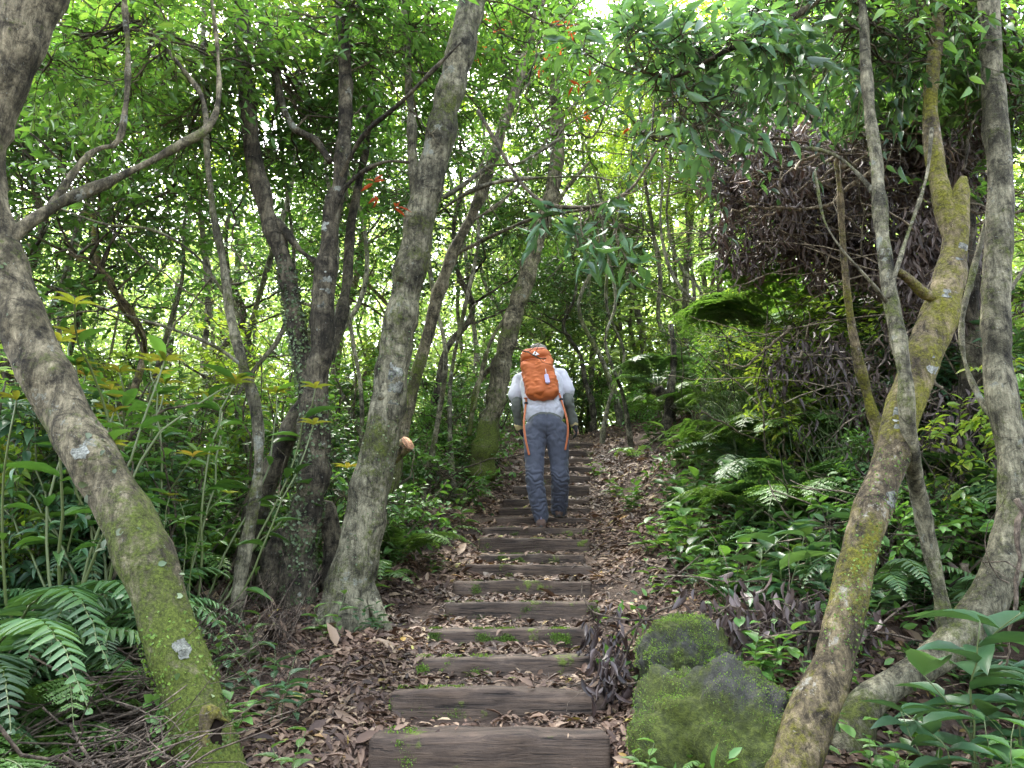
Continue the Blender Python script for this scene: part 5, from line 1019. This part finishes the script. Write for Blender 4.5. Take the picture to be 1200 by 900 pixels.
# white t-shirt: open tube with a curved hem, short wide sleeves
sh = MB()
w0 = pel+U*.115
for s_ in (-1, 1):
    cap_seg(sh, w0+Xv*s_*.052, chest+Xv*s_*.072, .131, .124, 20); cap_seg(sh, chest+Xv*s_*.06, chest+U*.09+Xv*s_*.085, .120, .085, 20)
for s_, sh_, el_ in ((-1, shL, elL), (1, shR, elR)):
    cap_seg(sh, chest+U*.075+Xv*s_*.08, sh_+[0, 0, .01], .080, .068, 18); e = sh_*.42+el_*.58+Xv*s_*.006; cap_seg(sh, sh_+[0, 0, .01], e+Xv*s_*.006, .068, .073, 18)
cap_seg(sh, chest+U*.06, neck-U*.01, .09, .060)
fused(sh, 'shirt', 'shirt', hk, .0075, 4, shfold)
# shoes
def shoe(a_, yaw, drop, pitch_=0.):
    f = np.array([math.sin(yaw), math.cos(yaw), 0]); g_ = MB(); z0 = a_[2]-drop; fp = lambda fw, up, sd_=0: np.array([a_[0], a_[1], z0])+f*fw+np.array([0, 0, up+fw*math.tan(pitch_)])+np.array([math.cos(yaw), -math.sin(yaw), 0])*sd_
    cap_seg(g_, fp(-.035, .050), fp(-.005, .105), .043, .041, 16); cap_seg(g_, fp(-.045, .042), fp(.08, .045), .040, .043, 16); cap_seg(g_, fp(.08, .045), fp(.165, .034), .043, .034, 16); cap_seg(g_, fp(-.01, .10), fp(.0, .125), .042, .043, 14)
    q = fused(g_, 'boot', 'boot', hk, .006, 3); s2 = MB(); U_ = np.linspace(0, 2*np.pi, 28, endpoint=False); out = []
    for z_, e in ((0., .92), (.006, 1.), (.024, 1.), (.030, .94)):
        for u in U_:
            fw = .055+.140*math.cos(u)*e; wd = (.046 if math.cos(u) > 0 else .040)*math.sin(u)*e*(1-.25*math.cos(u)**6); out.append(fp(fw, z_, wd))
    n = 28; F = [[i*n+j, i*n+(j+1) % n, (i+1)*n+(j+1) % n, (i+1)*n+j] for i in range(3) for j in range(n)]; jj = np.arange(n)
    out += [fp(.055, 0), fp(.055, .03)]
    s2.add(out, [np.array(F), np.stack([np.full(n, 4*n), (jj+1) % n, jj], -1), np.stack([np.full(n, 4*n+1), 3*n+jj, 3*n+(jj+1) % n], -1)]); s2.build('sole', M['sole'], q)
    l = MB(); ring_tube(l, [fp(-.078, .075, -.006), fp(-.085, .095, 0), fp(-.078, .075, .006)], [.003]*3, 6); l.build('heel_loop', M['tagc'], q)
zL = stepz(9)[0]; zR = stepz(10)[0]
shoe(anL, .03, anL[2]-zL-.002); shoe(anR, .05, anR[2]-zR-.002)
# hair and cap
mb = MB(); ell(mb, head-[0, .012, .012], (.080, .090, .098)); ell(mb, head+[0, .06, -.06], (.055, .04, .05)); hair = fused(mb, 'hair', 'hair', body, .008, 3)
mb = MB(); ell(mb, head+[0, .0, .018], (.090, .103, .098)); cp_ = fused(mb, 'cap', 'cap', hk, .007, 3, lambda V: .003*W2(V))
V = []; F = []; nb = 15
for i, u in enumerate(np.linspace(-1.1, 1.1, nb)):
    for k, (r_, dz) in enumerate(((.085, -.002), (.120, -.018), (.155, -.046), (.155, -.050), (.120, -.023), (.085, -.008))):
        V.append(head+np.array([math.sin(u)*r_*.95+.012, math.cos(u)*r_*1.0, .012+dz-.01*math.cos(u)]))
for i in range(nb-1):
    for k in range(6): F.append([i*6+k, i*6+(k+1) % 6, (i+1)*6+(k+1) % 6, (i+1)*6+k])
mb = MB(); mb.add(V, np.array(F)); mb.build('brim', M['cap'], cp_)

# backpack: worn on the back, a thing of its own
pb = A_(637, 471, 6.93); pt = A_(626, 414, 7.08); pu = nrm(pt-pb); H = np.linalg.norm(pt-pb); px_ = nrm(Xv-pu*pu[0]); pn = np.cross(px_, pu)
if pn[1] > 0: pn = -pn           # outwards, to the camera
bk = thing('backpack', 'orange hiking backpack with white peak mark on the hiker\'s back', 'backpack', pb)
def sect(hh, w, d, off=0., shift=0.): return pb+pu*hh*H+pn*off+px_*shift, w, d
def loft(mb, secs, n=36, p=3.2):
    V = []
    for (c, w, d) in secs:
        for u in np.arange(n)/n*2*np.pi:
            cu, su = math.cos(u), math.sin(u); V.append(c+px_*w*np.sign(cu)*abs(cu)**(2/p)+pn*d*np.sign(su)*abs(su)**(2/p))
    K = len(secs); F = [[i*n+j, i*n+(j+1) % n, (i+1)*n+(j+1) % n, (i+1)*n+j] for i in range(K-1) for j in range(n)]; jj = np.arange(n)
    V += [secs[0][0], secs[-1][0]]; mb.add(V, [np.array(F), np.stack([np.full(n, K*n), (jj+1) % n, jj], -1), np.stack([np.full(n, K*n+1), (K-1)*n+jj, (K-1)*n+(jj+1) % n], -1)])
def prof(h0, h1, prf, m=26):
    o = []
    for u in np.linspace(0, 1, m): hh = h0+(h1-h0)*u; o.append(sect(hh, *prf(hh, u)))
    return o
wid = lambda h: .140+.012*math.sin(h*3.)-.016*h**2; rnd = lambda u, e=.10: min(1, max(.05, math.sin(min(u/e, 1)*math.pi/2)))*min(1, max(.05, math.sin(min((1-u)/e, 1)*math.pi/2)))
PKF = Noise(601, .13, octs=3)
pk = lambda a: (lambda V: a*(np.abs(PKF(V))-.4))
mb = MB(); loft(mb, prof(0, .83, lambda h, u: (wid(h)*rnd(u, .14)**.5, .088*rnd(u, .18)**.6, .02+.03*(1-h)))); pack = fused(mb, 'pack_body', 'pack', bk, .007, 3, pk(.010))
mb = MB(); loft(mb, prof(.76, 1.0, lambda h, u: (wid(h)*.99*rnd(u, .35)**.5, .090*rnd(u, .4)**.6, .022))); lid = fused(mb, 'lid', 'pack', bk, .006, 3, pk(.006))
mb = MB(); loft(mb, prof(.93, 1.03, lambda h, u: (wid(h)*.93*rnd(u, .45)**.5, .082*rnd(u, .5)**.6, .018))); fused(mb, 'lid_top', 'pack_lid', lid, .006, 3, pk(.004))
mb = MB(); loft(mb, prof(.06, .50, lambda h, u: (wid(h)*.80*rnd(u, .2)**.5, .060*rnd(u, .25)**.6, .062))); fused(mb, 'front_pocket', 'pack', pack, .007, 3, pk(.009))
mb = MB(); hh_ = np.linspace(0, 1, 14); ring_tube(mb, [pb+px_*(.105*math.cos(math.pi*(1-a)))+pu*H*(.40+.13*math.sin(math.pi*a))+pn*(.122-.035*abs(math.cos(math.pi*a))) for a in hh_], [.003]*14, 6); mb.build('pocket_zip', M['glove'], pack)
# seam line between lid and body
mb = MB(); fr = lambda x, h, o=.112: pb+px_*x+pu*h*H+pn*o
ring_tube(mb, [fr(-.125, .775, .075), fr(-.10, .765, .105), fr(0, .755, .116), fr(.10, .765, .105), fr(.125, .775, .075)], [.0035]*5, 6); mb.build('zip_seam', M['pack_lid'], pack)
def patch(mb, pts, th=.004):
    n = len(pts); fr_ = [p+pn*th for p in pts]; c0 = sum(fr_)/n; mb.add(list(pts)+fr_+[c0], [np.array([[i, (i+1) % n, n+(i+1) % n, n+i] for i in range(n)]), np.array([[2*n, n+i, n+(i+1) % n] for i in range(n)])])
mb = MB(); lo = .118
for tri in ([(-.036, .825), (-.004, .905), (.003, .868), (-.010, .842)], [(-.002, .900), (.034, .825), (.008, .838), (.006, .868)], [(-.036, .822), (0, .836), (.034, .822), (0, .815)]): patch(mb, [fr(x-.004, h, lo) for x, h in tri])
mb.build('peak_mark', M['logo'], lid, smooth=False)
mb = MB(); ring_tube(mb, [fr(.060, .66, .112), fr(.060, .55, .126), fr(.056, .40, .137)], [.004, .0035, .0035], 6); cord = mb.build('cord', M['logo'], pack)
mb = MB(); c = fr(.052, .29, .140); cap_seg(mb, c+pu*.035, c-pu*.035, .016, .020, 12); patch(mb, [c+px_*a_+pu*b_+pn*.012 for a_, b_ in ((-.022, -.048), (.022, -.048), (.019, .045), (-.019, .045))], .006); fused(mb, 'hanging_tag', 'tagc', cord, .004, 2)
mb = MB(); ell(mb, fr(.066, .68, .112), (.010, .008, .014)); mb.build('zip_pull', M['logo'], pack)
for s_ in (-1, 1):
    for (h0, h1, x1) in ((.20, .34, .10), (.60, .52, .11)):
        mb = MB(); ring_tube(mb, [fr(s_*.158, h0, .01), fr(s_*.150, (h0+h1)/2, .06), fr(s_*x1, h1, .104)], [.007]*3, 6, flat=.4); mb.build('side_strap', M['strap'], pack)
    # shoulder strap over the shoulder to the front
    mb = MB(); sx = shL if s_ < 0 else shR
    a0 = fr(s_*.085, .86, -.04); a1 = chest+U*.14+Xv*s_*.085+[0, .0, .04]; a2 = chest+U*.06+Xv*s_*.10+Fv*.15; a3 = chest-U*.12+Xv*s_*.13+Fv*.11; a4 = fr(s_*.155, .14, -.02)
    Q, R = smooth_line([a0, a1, a2, a3, a4], [.020]*5, 34); ring_tube(mb, Q, R, 8, flat=.35, ref=(1, 0, 0)); mb.build('shoulder_strap', M['strap'], bk)
    # long loose strap hanging to the thigh
    mb = MB()
    pts = [(617, 466, 6.97), (615.5, 480, 6.93), (614, 497, 6.86), (616, 515, 6.83), (620, 533, 6.84)] if s_ < 0 else [(655.5, 462, 6.97), (660, 476, 6.93), (664.5, 492, 6.88), (665.5, 508, 6.88), (662.5, 527, 6.9)]
    Q, R = smooth_line([A_(*p) for p in pts], [.0095]*5, 30); ring_tube(mb, Q, R, 8, flat=.35, ref=(1, 0, 0)); hs_ = mb.build('hanging_strap', M['strap'], bk)
    mb = MB(); c = Q[3]; ring_tube(mb, [c-[.014, 0, 0], c+[.014, 0, 0]], [.013, .013], 8, flat=.6); mb.build('buckle', M['glove'], hs_)
mb = MB(); ring_tube(mb, [fr(-.03, 1.0, -.05), fr(-.025, 1.06, -.05), fr(.025, 1.06, -.05), fr(.03, 1.0, -.05)], [.006]*4, 6); mb.build('haul_loop', M['strap'], bk)
mb = MB(); loft(mb, [sect(.10, .10, .02, -.065), sect(.14, .125, .024, -.068), sect(.75, .115, .024, -.068), sect(.80, .09, .02, -.066)]); mb.build('back_panel', M['dark_panel'], bk)
# tidy
for o in bpy.data.objects:
    if '_w' in o: del o['_w']
for pr in (PT, PS, PF, PP):
    for k_, t_ in pr.items():
        if (id(pr), k_) not in used:
            for o in [*t_.children_recursive, t_]: bpy.data.objects.remove(o)
